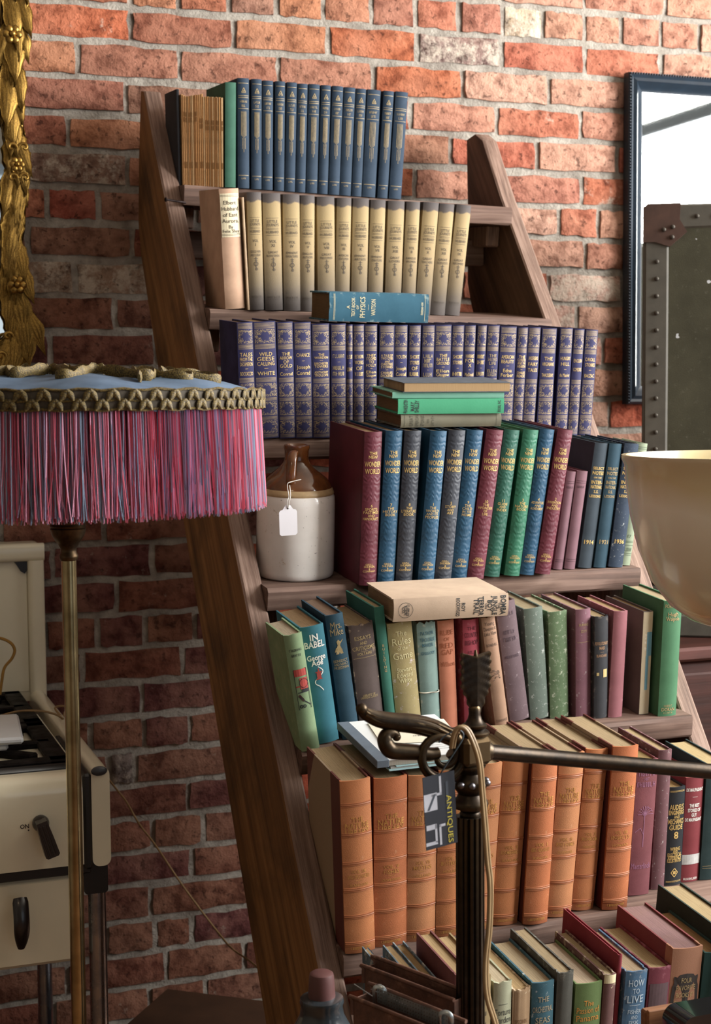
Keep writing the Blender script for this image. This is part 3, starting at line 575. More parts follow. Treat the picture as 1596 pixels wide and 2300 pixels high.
# ---------------------------------------------------------------- fourth step
def wcloth(nm,c):
    n=NB(nm); g=n.xyz('Generated'); a=lin(c); ob=n.coord('Object')
    sy=n.nt.nodes.new('ShaderNodeSeparateXYZ'); n.put(sy.inputs[0],ob); cb=n.nt.nodes.new('ShaderNodeCombineXYZ'); n.put(cb.inputs[0],n.m('ABSOLUTE',sy.outputs[0])); n.put(cb.inputs[2],sy.outputs[2])
    wv=n.nt.nodes.new('ShaderNodeTexWave'); wv.wave_type='RINGS'; n.put(wv.inputs['Vector'],n.mapping(cb.outputs[0],(1,1,.55))); wv.inputs['Scale'].default_value=62; wv.inputs['Distortion'].default_value=9; wv.inputs['Detail'].default_value=1.5; wv.inputs['Detail Scale'].default_value=1.3
    vv=g[2]; pm=None
    for lo,hi in ((.885,.975),(.545,.715),(.165,.43),(.015,.085)):
        q=n.m('MULTIPLY',n.m('GREATER_THAN',vv,lo),n.m('LESS_THAN',vv,hi)); pm=q if pm is None else n.m('MAXIMUM',pm,q)
    rl=None
    for r_ in (.88,.722,.16,.012):
        q=n.m('LESS_THAN',n.m('ABSOLUTE',n.m('SUBTRACT',vv,r_)),.004); rl=q if rl is None else n.m('MAXIMUM',rl,q)
    pm=n.m('MULTIPLY',pm,n.m('LESS_THAN',g[1],.05))
    hgt=n.m('SUBTRACT',n.m('ADD',n.m('MULTIPLY',n.m('MULTIPLY',wv.outputs['Fac'],pm),1.0),n.m('MULTIPLY',n.noise(700,2),.12)),n.m('MULTIPLY',rl,.6))
    n.bump(hgt,.4,.0007)
    cc=n.mix(n.ramp(n.noise(18,4),[(.3,0),(.7,1)]),tuple(x*.72 for x in a[:3])+(1,),tuple(x*1.2 for x in a[:3])+(1,))
    return n.done(cc,.5,0,.4)
WC={'r':wcloth('embossed_maroon','#5c2430'),'b':wcloth('embossed_blue','#1d4660'),'k':wcloth('embossed_charcoal','#33373f'),'g':wcloth('embossed_green','#225446')}
WB=[('w6','r','6',['SPORTS','PASTIMES','AND','HANDICRAFT'],'thick maroon embossed book standing at the left end beside the stoneware jug'),('w7','b','7',['THE','HISTORY','BOOK'],'blue embossed book right next to the big maroon one by the jug'),('w8','k','8',['THE','LITERATURE','BOOK'],'charcoal embossed book nearer the jug, third in its set'),('w1','b','1',['THE','WORLD','AND ITS','PEOPLES'],'blue embossed book standing between the two charcoal ones'),('w5','k','5',['STORY','AND','ART'],'charcoal embossed book farther from the jug, fifth in its set'),('w9','b','9',['THE','CHILD','IN THE','HOME'],'blue embossed book between a charcoal and a maroon one'),('w10','r','10',['THE','WONDER','OF','LIFE'],'maroon embossed book in the middle of the fourth step between blue and green'),('w11','g','11',['GUIDE','AND','INDEX'],'darker green embossed book right after the middle maroon one'),('w3','g','3',['THE','NATURE','BOOK'],'brighter green embossed book on the fourth step'),('w4','b','4',['ADVENTURE','AND','ACHIEVEMENT'],'blue embossed book between the brighter green one and the last maroon'),('w2','r','2',['INVENTION','AND','INDUSTRY'],'maroon embossed book leaning over the two small plum books')]
for k,c,num,tl,lab in WB:
    def pr(p):
        for t,vv,cap,wf in (('THE',.862,.0054,.5),('NEW',.838,.0054,.5),('WONDER',.793,.0088,.90),('WORLD',.746,.0088,.84)): p.text(t,vv,cap,wf,.008,fit=(cap>.008))
        p.text(num,.522,.0052,.3,.004)
        for q,t in enumerate(tl): p.text(t,.499-.0205*q,.0040 if t in('AND','IN THE','OF','AND ITS') else .0046,.86,.002)
        for q,t in enumerate(['GEO.L.','SHUMAN','&','COMPANY']): p.text(t,.137-.0145*q,.0034,.7,.0)
    mt=WC[c] if k!='w3' else wcloth('embossed_bright_green','#2a664e')
    make_book('4'+k,mt,lab,'embossed encyclopedia set on the fourth step',d=.178,s=.0045,pg='#b79b74',prints=[(pr,GOLD,'gilt_title')],bt=.003)
plum=cloth('plum_cloth','#7d5560',.2,weave=500)
for i,k in enumerate(('m1','m2')):
    def pr(p):
        for vv in (.9,.88,.1,.08): p.rule(vv,.0006,.9)
        p.text('~5_q',.84,.004,.7)
    make_book('4'+k,plum,['small plum cloth book leaning against the last maroon volume','small plum cloth book leaning beside the tall black-blue books'][i],'small plum books on the fourth step',d=.12,s=.003,prints=[(pr,plain('plum_ink','#4a3038',.8,bump=0),'stamped_lines')])
for k,c,yr,lab in (('n1','#33424d','1914','dark slate blue tall book lettered 1914 on the fourth step'),('n2','#1f4759','1921','dark teal tall book lettered in faint gilt beside the slate blue one'),('n3','#25384e','1936','navy tall book lettered 1936 with white flecks')):
    def pr(p):
        for q,(t,cap) in enumerate((('SELECT',.005),('NOTES',.0062),('ON THE',.003),('INTER-',.0062),('NATIONAL',.006),('S.S.',.005),('LESSONS',.0046))): p.text(t,.80-.037*q,cap,.82,.02,fit=cap>.006)
        p.text(yr,.21,.0075,.8,.02)
    make_book('4'+k,cloth('notes_'+c,c,.2,spots=.25 if k=='n3' else 0),lab,d=.15,s=.003,pg='#8c7a60',prints=[(pr,GOLD if k!='n2' else GOLDF,'gilt_lettering')])
def pr(p):
    for vv in (.97,.955,.2,.19,.165,.1,.085): p.rule(vv,.0008,.95)
    p.text('~6_g',.13,.007,.85); p.text('17',.24,.006,.5)
make_book('4ng',cloth('sage_cloth','#8c9a7c',.15),'pale sage green book at the right end of the fourth step',d=.09,s=.003,prints=[(pr,plain('dark_sage_ink','#4f5f4c',.8,bump=0),'stamped_lines')])
# ---------------------------------------------------------------- fifth step: assorted novels
white=plain('white_print','#e8e6df',.7,var=.1,bump=0); blk=plain('dark_print','#22282a',.7,var=.2,bump=0)
def T_(lines,bold=.012):
    def pr(p):
        for it in lines:
            if it[0]=='-': p.dash(it[1],it[2] if len(it)>2 else .2)
            elif it[0]=='=': p.rule(it[1],.0006,it[2] if len(it)>2 else .86)
            else: p.text(it[0],it[1],it[2],it[3] if len(it)>3 else .86,bold,fit=len(it)>4)
    return pr
# green cookery book with its picture panel
gr,w,h,s_=make_book('5g1',cloth('spring_green_cloth','#8aa878',.14,wearamt=.25),'light green book with a red picture panel, leftmost on the fifth step',d=.10,s=.004,pg='#d8cbb0',rag=.001)
p=Print(w,h,s_); X0,X1,Z1,Z2=-.30*w,.40*w,.36*h,.70*h
p.rect(X0,X1,.64*h,.70*h); p.rect(-.05*w,.38*w,.53*h,.625*h); p.rect(X0,.0,.55*h,.56*h); p.put('red_print',plain('brick_red_print','#b8483f',.7,bump=0),gr)
p=Print(w,h,s_,.0007); p.line([(X0,Z1),(X1,Z1),(X1,Z2),(X0,Z2),(X0,Z1)],.0008); p.ring(.16*w,.578*h,.0075,.0008); p.rect(.0,.38*w,.50*h,.53*h); p.rect(X0+.002,.38*w,.50*h,.507*h)
p.line([(-.2*w,.47*h),(.05*w,.43*h),(.38*w,.385*h)],.0016); p.ring(-.16*w,.385*h,.0028,.0014); p.ring(.02*w,.385*h,.0028,.0014); p.text('~7_a',.865,.004,.7); p.text('~6_b',.82,.004,.6); p.put('black_print',blk,gr)
p=Print(w,h,s_,.0007); p.poly([(-.25*w,.475*h),(-.15*w,.49*h),(.06*w,.44*h),(-.02*w,.425*h)]); p.put('brown_print',plain('dark_brown_print','#4a2a26',.7,bump=0),gr)
br,w,h,s_=make_book('5babel',cloth('teal_cloth','#24788a',.16),'bright teal book with white title and red ornament second from left on fifth step',d=.13,s=.0045,pg='#a98d6a',prints=[(T_([('IN',.905,.0105,.5),('BABEL',.845,.0105,.84,1),('George',.735,.009,.78,1),('Ade',.69,.009,.5)],.02),white,'title_lettering')])
p=Print(w,h,s_); p.line([(math.sin(t*.42)*.0075*(1 if t<14 else .6),(.655-.0115*t)*h) for t in range(0,19)],.0013); p.put('white_scroll',white,br)
p=Print(w,h,s_,.0008); p.rect(-.0035,.0035,.55*h,.615*h); p.rect(-.0055,.0055,.605*h,.613*h); p.rect(-.005,.005,.547*h,.555*h); p.rect(-.0012,.0012,.615*h,.64*h); p.put('red_ornament',plain('ornament_red','#a33a34',.7,bump=0),br)
mr,w,h,s_=make_book('5mike',cloth('deep_teal_blue_cloth','#1d4a5e',.18),'dark blue-green book with gilt figure, third from left on fifth step',d=.125,s=.0035,pg='#8f7768',prints=[(T_([('Mrs.',.915,.0115,.62),('Mike',.862,.0115,.74),('BENEDICT',.632,.0046,.8),('AND NANCY',.605,.0046,.8),('FREEDMAN',.578,.0046,.8)],.0),GOLDF,'gilt_title')])
p=Print(w,h,s_); p.poly([(-.006,.685*h),(.006,.685*h),(.0045,.72*h),(.002,.75*h),(.0035,.78*h),(.0,.80*h),(-.003,.785*h),(-.002,.755*h),(-.0045,.73*h)]); p.poly([(.001,.77*h),(.008,.80*h),(.0075,.792*h),(.002,.76*h)]); p.poly([(-.008,.70*h),(-.002,.72*h),(-.005,.74*h)]); p.put('gilt_figure',GOLDF,mr)
make_book('5essays',cloth('worn_brown_cloth','#5d4d48',.2,wear='#c3ad92',wearamt=.9),'worn dark brown book with torn spine edge and yellow number on fifth step',d=.13,s=.004,pg='#a8926e',rag=.0035,prints=[(T_([('ESSAYS',.875,.0066,.66,1),('AND',.83,.005,.3),('CRITICISMS',.785,.0066,.9,1),('-',.755,.3),('VOLTAIRE',.735,.0045,.62),('=',.70,.9),('LIBRARY OF',.365,.0036,.5),('UNIVERSAL CLASSICS',.345,.0036,.7)]),GOLDF,'gilt_title'),(T_([('809',.19,.0075,.4)],.0),plain('yellow_chalk','#d6c63e',.8,bump=0),'chalk_number')])
make_book('5gthin',cloth('emerald_cloth','#1f6a58',.18),'slim tall emerald green book between the brown and yellow ones on fifth step',d=.135,s=.002,pg='#c2ae86',prints=[(lambda p:[p.text(ch,.70-.028*i,.0045,.5) for i,ch in enumerate('BUILDING')],GOLDF,'gilt_title')])
make_book('5rules',cloth('mustard_cloth','#a3925a',.2,spots=.35,spotc='#cfc0c8'),'mustard yellow spotted book with pale cursive title on fifth step',d=.13,s=.0045,pg='#b39a70',prints=[(T_([('The',.90,.0085,.5),('Rules',.83,.012,.75),('of the',.765,.006,.4),('Game',.70,.012,.78),('Stewart',.57,.008,.6),('Edward',.52,.008,.62),('White',.47,.008,.5)],.0),plain('pale_yellow_print','#d9cf9e',.7,bump=0),'title_lettering')])
tr,w,h,s_=make_book('5teal',cloth('faded_teal_cloth','#7d9a92',.2,wear='#cfc4ab',wearamt=.9),'faded grey-teal book tied round with white string on fifth step',d=.13,s=.004,pg='#9c8460',rag=.004,prints=[(T_([('FATHER',.90,.006,.7),('TROUBLE',.84,.006,.8),('MAKER',.79,.006,.6),('GREGORY',.715,.005,.76)]),plain('teal_ink','#3d6470',.8,bump=0),'title_lettering')])
m=MB(); m.tube(smoothpath([(-w/2+.0005,.10,.36*h),(-w/2+.0005,.03,.355*h),(-w/2+.0004,s_,.352*h),(0,-.0006,.348*h),(w/2-.0004,s_,.352*h),(w/2-.0005,.10,.36*h)],4),.0009,6); m.build('tied_string',plain('white_string','#e6dfcd',.9,bump=.3),tr)
make_book('5orange',cloth('faded_orange_cloth','#c2714c',.14,wearamt=.3),'faded orange book to the right of the string-tied one on fifth step',d=.13,s=.0035,prints=[(T_([('RUBE',.89,.009,.8),('OF',.83,.006,.4),('RED',.77,.009,.8),('GAP',.71,.009,.7),('Wilson',.60,.0085,.86)],.0),plain('rust_ink','#96502f',.8,bump=0),'title_lettering')])
make_book('5red',cloth('crimson_cloth','#a33244',.2,wearamt=.35,wear='#d9a0a0'),'crimson book behind the arrow finial on fifth step',d=.13,s=.0035,prints=[(T_([('THE',.92,.006,.5),('COUNTRY',.86,.008,.86,1),('BISHOP',.79,.008,.8,1),('~4_z',.70,.005,.5)]),plain('dark_red_ink','#5e1a26',.8,bump=0),'title_lettering')])
yr,w,h,s_=make_book('5young',cloth('tan_brown_cloth','#a67e60',.2,wearamt=.5),'tan brown book leaning left with torn hinge, right of the arrow finial',d=.13,s=.003,pg='#a68a66',rag=.002,prints=[(T_([('Young',.94,.0065,.7),('Dawsons at',.895,.0065,.9),('Lake View',.85,.0065,.9),('-',.80),('BONEHILL',.745,.005,.8),('DONOHUE',.05,.0046,.8)],.0),plain('brown_black_ink','#4a3a30',.8,bump=0),'title_lettering')])
p=Print(w,h,s_)
for q in range(7): p.line([(-.006+.004*math.sin(q*2.1),(.42+.016*q)*h),(.007*math.cos(q*1.7),(.44+.013*q)*h),(.006,(.43+.012*q)*h)],.0009)
p.put('black_ornament',plain('brown_black_ink','#4a3a30',.8,bump=0),yr)
make_book('5purpb',cloth('purple_brown_cloth','#6c565c',.2,spots=.3,spotc='#9a8c90'),'dull purple-brown book leaning left on fifth step',d=.13,s=.0035,pg='#c9b796',prints=[(T_([('~6_d',.90,.006,.7),('~5_e',.75,.007,.6),('~6_f',.69,.007,.7),('MULFORD',.545,.005,.7)]),plain('dim_purple_ink','#4b3a44',.8,bump=0),'title_lettering')])
make_book('5gg',cloth('grey_green_cloth','#647468',.16,spots=.45),'mottled grey-green book leaning left on fifth step',d=.13,s=.0035,pg='#c8b996')
make_book('5g2',cloth('mildewed_green_cloth','#5f7a52',.2,spots=.9,spotc='#c3c9b4'),'mildewed leaf-green book with pale stains on fifth step',d=.13,s=.0035,pg='#d0c3a2')
make_book('5maroon',cloth('mauve_maroon_cloth','#845563',.18,spots=.1),'mauve maroon book with a gilt rule on fifth step',d=.13,s=.0035,pg='#c6b08a',prints=[(T_([('BURNING',.86,.0045,.6),('-',.83,.15),('SCOTT',.80,.0045,.4),('=',.70,.84)]),GOLDF,'gilt_title')])
make_book('5black',cloth('rubbed_black_cloth','#35373c',.2,wear='#8e8478',wearamt=.7),'rubbed black book with gilt title between two reddish books on fifth step',d=.125,s=.0035,pg='#bda880',rag=.002,prints=[(T_([('REVOLUTIONARY',.735,.0058,.92),('MAID',.69,.0056,.4),('-',.65,.25),('BLANCHARD',.615,.0048,.74)]),plain('copper_gilt','#b08a68',.5,bump=0),'gilt_title'),(lambda p:(p.rect(.1*p.w,.4*p.w,.40*p.h,.48*p.h),p.rect(-.36*p.w,-.2*p.w,.42*p.h,.45*p.h)),plain('label_scrap','#cbb57c',.8,bump=0),'label_remnant')])
make_book('5rose',cloth('faded_rose_cloth','#9a5a62',.16,wearamt=.4,wear='#c9a0a0'),'plain faded rose book on fifth step right of the black one',d=.13,s=.0035,pg='#b89a70')
make_book('5cream',cloth('grey_brown_boards','#6d635c',.12),'grey-sided book with a cream spine and blue print near the right of fifth step',d=.13,s=.001,pg='#b89668',prints=[(lambda p:p.rect(-p.w*.5,p.w*.5,0.001,p.h-.001),plain('cream_spine_paper','#c9bda0',.8,var=.12,bump=0),'spine_paper'),(lambda p:(setattr(p,'off',.0008),p.rect(-.05*p.w,.48*p.w,.57*p.h,.80*p.h),p.rect(-.1*p.w,.2*p.w,.24*p.h,.57*p.h)),plain('sky_blue_print','#6fa3b8',.7,var=.2,bump=0),'blue_print'),(T_([('~5_h',.77,.004,.5),('~4_i',.74,.004,.5),('~5_j',.70,.004,.5),('~4_k',.64,.006,.5)]),white,'white_lettering')])
make_book('5fort',cloth('grass_green_cloth','#3e7a50',.14),'tall bright green book at the right end of the fifth step',d=.14,s=.0035,pg='#cdbb98',prints=[(T_([('FORTITUDE',.955,.0062,.86,1),('Hugh',.885,.0068,.55),('Walpole',.845,.0068,.72),('~6_l',.09,.004,.7),('DORAN',.06,.006,.7),('~8_m',.03,.003,.7)]),GOLDF,'gilt_title')])
# ---------------------------------------------------------------- sixth step: tan leather set and others
lt={}
def leather(nm,c,cl):
    n=NB(nm); g=n.xyz('Generated'); a=lin(c); f=n.ramp(n.noise(14,5),[(.3,0),(.7,1)])
    cc=n.mix(f,tuple(x*.78 for x in a[:3])+(1,),tuple(min(1,x*1.14) for x in a[:3])+(1,))
    cc=n.mix(n.ramp(n.noise(60,6,rough=.7),[(.62,0),(.74,.5)]),cc,lin('#e0b48c'))
    cc=n.mix(n.ramp(g[2],[(0,.55),(.05,.12),(.12,0)]),cc,lin('#6a3a24'))
    side=n.m('GREATER_THAN',g[1],.055); dark=n.mix(side,cc,lin('#5a2c26'))
    mid=n.m('MULTIPLY',n.m('GREATER_THAN',g[1],.30),n.m('LESS_THAN',n.m('ADD',g[1],n.m('MULTIPLY',n.m('ABSOLUTE',n.m('SUBTRACT',g[2],.5)),.9)),1.22))
    cc=n.mix(mid,dark,lin(cl)); n.bump(n.voro(900),.25,.0005); return n.done(cc,.5,0,.45)
LE=[leather('tan_leather_a','#b4744a','#8e7a62'),leather('tan_leather_b','#a96540','#8e7a62'),leather('tan_leather_c','#b67c54','#8e7a62')]
stamp=plain('leather_gilt','#dca85e',.4,.2,var=.65,scale=90,bump=0,c2='#8a5a30'); LB=plain('tan_leather_band','#a5633c',.5,var=.3,scale=40,bump=.2)
NL=[('ix',0,'VOL. IX',['WILDFLOWERS'],'BLANCHAN',-1.5),('v',1,'VOL. V',['FISHES'],'JORDAN-EVERMAN',0),('vi',2,'VOL. VII',['MOTHS'],'HOLLAND',0),('vib',0,'VOL. VI',['BUTTERFLIES'],'HOLLAND',0),('vii',2,'VOL. IV',['ANIMALS'],'~6_x',0),('ii',0,'VOL. II',['GAMEBIRDS'],'BLANCHAN',0),('i',1,'VOL. I',['BIRD NEIGHBORS'],'BLANCHAN',0),('l',2,'VOL. III',['BIRD HOMES'],'DUGMORE',0),('x',0,'VOL. X',['MUSHROOMS'],'MARSHALL',0),('viii',1,'VOL. VIII',['INSECTS'],'HOWARD',0)]
for i,(k,mi,vol,tt,au,yw) in enumerate(NL):
    def pr(p):
        p.text('THE',.777,.0076,.4,.008); p.text('NATURE',.742,.0094,.78,.008,fit=True); p.text('LIBRARY',.705,.0086,.78,.008,fit=True)
        p.text(vol,.478,.0058,.5,.006); p.text(tt[0],.448,.0062,.74,.006); p.dash(.425,.2); p.text(au,.40,.0044,.6,.0); p.text('~12_w',.03,.004,.7)
    lab='%s of the ten tan leather volumes on the sixth step, counted from the left'%ORD[i]
    r_,w,h,s_=make_book('6'+k,LE[mi],lab,'tan leather set on the sixth step',d=.168 if i==0 else .176,s=.005,pg='#b5a07c',yaw=yw,prints=[(pr,stamp,'gilt_title')],bt=.003)
    for q,vv in enumerate((.862,.69,.525,.372,.215,.056)):
        m=MB(); prof=[(-.0032,0),(-.0026,.0011),(-.0012,.0006),(0,.0014),(.0012,.0006),(.0026,.0011),(.0032,0)]; v=[];f=[]; n=len(prof)
        for a_ in range(9):
            x=-w/2*.995+w*.995*a_/8
            for dz,dy in prof: v.append((x,s_*(2*x/w)**2-dy+.0001,vv*h+dz))
        for a_ in range(8):
            for b_ in range(n-1): f.append((a_*n+b_,a_*n+b_+1,(a_+1)*n+b_+1,(a_+1)*n+b_))
        m.add(v,f); m.build('raised_band',LB,r_,60)
pm=plain('violet_stamp','#9a6a86',.6,bump=0)
pr_,w,h,s_=make_book('6purp',cloth('red_plum_cloth','#84434a',.2),'red-plum book with violet flower stamping right of the leather set',d=.16,s=.002,pg='#a8905f',prints=[(T_([('~6_n',.90,.008,.8),('~3_o',.86,.005,.4),('~7_p',.82,.008,.9),('Maeterlinck',.22,.010,.92,1)],.0),pm,'violet_lettering')])
p=Print(w,h,s_); p.rect(-.0006,.0006,.36*h,.62*h)
for q in range(9):
    a_=math.pi*(q/8); p.line([(0,.60*h),(.011*math.cos(a_),.60*h+.014*math.sin(a_)),(.014*math.cos(a_)+.002,.60*h+.010*math.sin(a_))],.0009)
p.line([(0,.36*h+.02),(-.006,.50*h),(-.015,.47*h)],.0009); p.ring(0,.60*h,.003,.001); p.put('flower_stamp',pm,pr_)
make_book('6brown',cloth('plum_brown_cloth','#6e454a',.2,spots=.1,wearamt=.3,wear='#a88080'),'tall narrow plum-brown book on sixth step beside the flower-stamped one',d=.13,s=.003,pg='#c3ae84')
make_book('6audel',plain('black_leatherette','#23292e',.45,var=.25,bump=.35,bscale=900),'short black leatherette book with gilt lettering and diamond on sixth step',d=.12,s=.0035,pg='#a58a58',prints=[(T_([('=',.965,.86),('=',.955,.86),('AUDELS',.80,.0085,.84,1),('ENGINEERS',.745,.0075,.9,1),('AND',.70,.005,.35),('MECHANICS',.655,.0085,.92,1),('GUIDE',.595,.0085,.8,1),('8',.515,.012,.4),('WIRING',.375,.0058,.6),('AND',.345,.004,.3),('ELECTRICAL',.315,.0058,.84),('REFERENCE',.285,.0058,.8),('ILLUSTRATED',.255,.0058,.84),('=',.035,.9),('=',.045,.9)],.02),GOLD,'gilt_title'),(lambda p:(p.line([(0,.085*p.h),(.006,.13*p.h),(0,.175*p.h),(-.006,.13*p.h),(0,.085*p.h)],.0014),p.rect(-.0025,.0025,.115*p.h,.145*p.h)),GOLD,'gilt_diamond')])
make_book('6redm',cloth('brick_red_cloth','#8e3038',.14),'brick-red book with white lettering and taped band on sixth step',d=.14,s=.003,pg='#b08c5c',prints=[(T_([('DE MAUPASSANT',.885,.0055,.92,1),('-',.815,.28),('THE BEST',.735,.0058,.56),('STORIES OF',.69,.0058,.7),('GUY',.645,.0058,.3),('DE MAUPASSANT',.60,.0055,.92,1),('~9_r',.03,.004,.8)],.03),white,'white_lettering'),(lambda p:p.rect(-.5*p.w,.5*p.w,.17*p.h,.265*p.h),plain('grey_white_tape','#c9c9c6',.7,var=.25,scale=120,bump=0),'tape_band')])
make_book('6dgreen',cloth('blackish_green_cloth','#1f3b3c',.15),'tall blackish-green book at the right end of the sixth step',d=.13,s=.003,pg='#d2bd8c',prints=[(T_([('~5_s',.66,.005,.6),('~4_t',.62,.005,.5),('=',.12),('=',.1)]),GOLDF,'gilt_title')])
# ---------------------------------------------------------------- seventh step
for k,lab,rg in (('b4','frayed blue book leftmost behind the rusty tin box',.004),('b3','narrow frayed blue book second from left on the lowest step in view',.004),('b2','frayed grey-blue book third from left on the lowest step in view',.004),('b1','frayed grey-blue book beside the fluted lamp column',.004)):
    make_book('7'+k,cloth('denim_blue_cloth','#5d7482',.25,wear='#c9c8bc',wearamt=.6,weave=350),lab,'frayed blue books on the lowest step',d=.16,s=.002,pg='#b89d72',rag=rg,bt=.002)
make_book('7redthin',cloth('brick_red_cloth','#8e3038',.14),'very thin red booklet half hidden behind the lamp column',d=.15,s=.0005,bt=.0008,name='booklet')
make_book('7hid1',cloth('dull_red_cloth','#7a4340',.2),'dull red book mostly hidden behind the lamp column',d=.14,s=.003,pg='#c0a67a')
make_book('7hid2',cloth('ochre_cloth','#9a8456',.2),'ochre book mostly hidden by the lamp column and cord',d=.14,s=.003,pg='#c0a67a',prints=[(T_([('~4_u',.8,.006,.5),('~4_v',.74,.006,.5),('~5_w',.68,.006,.5)]),blk,'title_lettering')])
make_book('7torture',cloth('pale_sage_cloth','#a9ac8c',.12,wearamt=.3),'pale sage book with dark title beside the hanging cord on lowest step',d=.14,s=.003,pg='#cfc2a4',rag=.002,prints=[(T_([('=',.872,.5),('Torture',.83,.0095,.92,1),('Garden',.785,.0095,.92,1),('=',.745,.5)],.0),plain('soft_black_ink','#3a3c36',.8,bump=0),'title_lettering')])
make_book('7tan',cloth('worn_sand_cloth','#a3835c',.2,wear='#e0d2b6',wearamt=.8),'worn sand-coloured book with torn head on lowest step',d=.14,s=.003,pg='#b99e72',rag=.004,prints=[(T_([('SPECIMEN',.80,.006,.7),('DRAWING',.73,.006,.7)]),plain('sand_ink','#7c5e3e',.8,bump=0),'title_lettering')])
make_book('7seas',cloth('slate_teal_cloth','#2f5f6e',.16,spots=.1),'slate teal book with dull gilt title on lowest step',d=.14,s=.0035,pg='#b8a888',prints=[(T_([('THE',.90,.008,.5),('ORCHESTRAL',.84,.0085,.9,1),('SEAS',.775,.009,.66),('-',.71,.3),('CONNOLLY',.66,.0075,.8)],.01),plain('dull_copper_print','#9a9078',.6,bump=0),'title_lettering')])
make_book('7olive',cloth('black_olive_cloth','#4a4a42',.2,wear='#8a877a',wearamt=.5),'dark olive grey book with loose boards on lowest step',d=.15,s=.003,pg='#a89878',rag=.002)
make_book('7passion',cloth('olive_green_cloth','#5f7a3e',.14),'olive green book with orange cursive title on lowest step',d=.14,s=.0035,pg='#c9b8a0',prints=[(T_([('The',.875,.0085,.36),('Passion of',.83,.0095,.84),('Panama',.78,.0095,.84),('-',.72,.15),('Rowe',.68,.0085,.46)],.0),plain('orange_print','#c98a3c',.7,bump=0),'title_lettering')])
make_book('7dust',cloth('brown_rose_cloth','#6e4a46',.2,wear='#e3d9b8',wearamt=.5),'brown-rose book with a chipped cream dust jacket head on lowest step',d=.15,s=.003,pg='#cbbd94',rag=.001,prints=[(lambda p:(p.rect(-.48*p.w,.48*p.w,.945*p.h,.998*p.h),p.poly([(-.48*p.w,.945*p.h),(.48*p.w,.945*p.h),(.1*p.w,.915*p.h)])),plain('cream_jacket','#ded3ac',.8,bump=0),'jacket_scrap')])
make_book('7redtall',cloth('scarlet_maroon_cloth','#8a2030',.12),'thin tall scarlet-maroon book on lowest step',d=.165,s=.001,pg='#c9b48c')
make_book('7live',cloth('steel_blue_cloth','#456d8e',.18,spots=.2,wearamt=.3),'steel blue book with pale title on lowest step',d=.14,s=.0035,pg='#b09f84',rag=.0015,prints=[(T_([('HOW',.925,.0105,.7),('TO',.875,.008,.3),('LIVE',.825,.0115,.72),('=',.785,.5),('FISHER',.745,.0065,.6),('AND',.71,.0055,.3),('FISK',.675,.0065,.45)],.0),plain('pale_blue_print','#b9c9d2',.7,bump=0),'title_lettering')])
make_book('7label',cloth('wine_red_cloth','#7c3040',.15,wear='#c8909a',wearamt=.4),'wine-red book with dark rubbed panel on lowest step',d=.145,s=.003,pg='#cdb98c',prints=[(lambda p:p.rect(-.42*p.w,.42*p.w,.5*p.h,.90*p.h),plain('smoky_panel','#5f4a4e',.8,var=.35,bump=0),'dark_panel')])
fm=NB('two_tone_brown_cloth'); g=fm.xyz('Generated'); cc=fm.mix(fm.m('LESS_THAN',g[1],.14),lin('#6a2a30'),lin('#9a6f56')); cc=fm.mix(fm.m('MULTIPLY',fm.noise(40,4),.3),cc,lin('#7a5a4a')); fm.bump(fm.noise(700,2),.3,.0005)
fr_,w,h,s_=make_book('7four',fm.done(cc,.75,0,.35),'thick brown-backed maroon book with a black scalloped label on lowest step',d=.16,s=.004,pg='#8a6a70')
p=Print(w,h,s_); q_=[]
for t in range(40):
    a_=2*math.pi*t/40; rr_=1+.06*math.cos(8*a_); q_.append((max(-.47*w,min(.47*w,.42*w*rr_*(abs(math.cos(a_))**.35)*(1 if math.cos(a_)>0 else -1))),.70*h+.145*h*rr_*(abs(math.sin(a_))**.35)*(1 if math.sin(a_)>0 else -1)))
for t in range(40): p.poly([(0,.70*h),q_[t],q_[(t+1)%40]])
p.put('black_label',plain('black_label','#332d2a',.7,bump=0),fr_)
p=Print(w,h,s_,.0012); T_([('FOUR',.815,.0075,.34),('FAVORITE',.772,.0075,.62),('BOOKS BY',.73,.0075,.6),('Christopher',.68,.0095,.74),('Morley',.635,.0095,.5)],.0)(p); p.put('gilt_title',GOLDF,fr_)
make_book('7teal7',cloth('petrol_cloth','#24524f',.15),'petrol green book at the right edge of the lowest step',d=.15,s=.003,pg='#a8895c')
make_book('7dgreen7',cloth('bottle_green_cloth','#1d3328',.15),'large bottle-green book at the far right of the lowest step',d=.19,s=.003,pg='#b9a67e')
# ---------------------------------------------------------------- books lying flat
def lying(k,u,v,z,L,w,d,cm,label,side,prints=(),yaw=0,pg='#b89a6c',s=.0035,bt=.0028,rag=0,name='book'):
    """book lying on its side in the frame of step k; u is the middle of its spine, head to the left (side -1) or right (+1)"""
    M=rowM(k)@T(u,v,z)@RZ(yaw)@(RY(-90)@T(w/2,0,-L/2) if side<0 else RY(90)@T(-w/2,0,-L/2))
    return make_book(None,cm,label,None,d,s,bt,pg,prints,M=M,P=(w,L),rag=rag,name=name)
lying(3,-.092,.004,.2065,.187,.051,.125,cloth('petrol_blue_cloth','#1f6078',.14,wear='#b9c9bd',wearamt=.35),'petrol blue textbook lying flat in front of the tan volumes on second step',-1,
  [(T_([('A',.815,.006,.12),('TEXT-BOOK',.765,.0066,.66),('OF',.722,.0045,.14),('PHYSICS',.672,.0098,.72),('-',.615,.2),('WATSON',.565,.0082,.56),('~8_ph',.07,.0042,.6),('=',.955,.9),('=',.945,.9),('=',.04,.9)],.01),plain('pale_gilt_print','#d9cfa6',.6,bump=0),'title_lettering')],yaw=-2,pg='#7a5f40',rag=.0012)
HZ=.2605
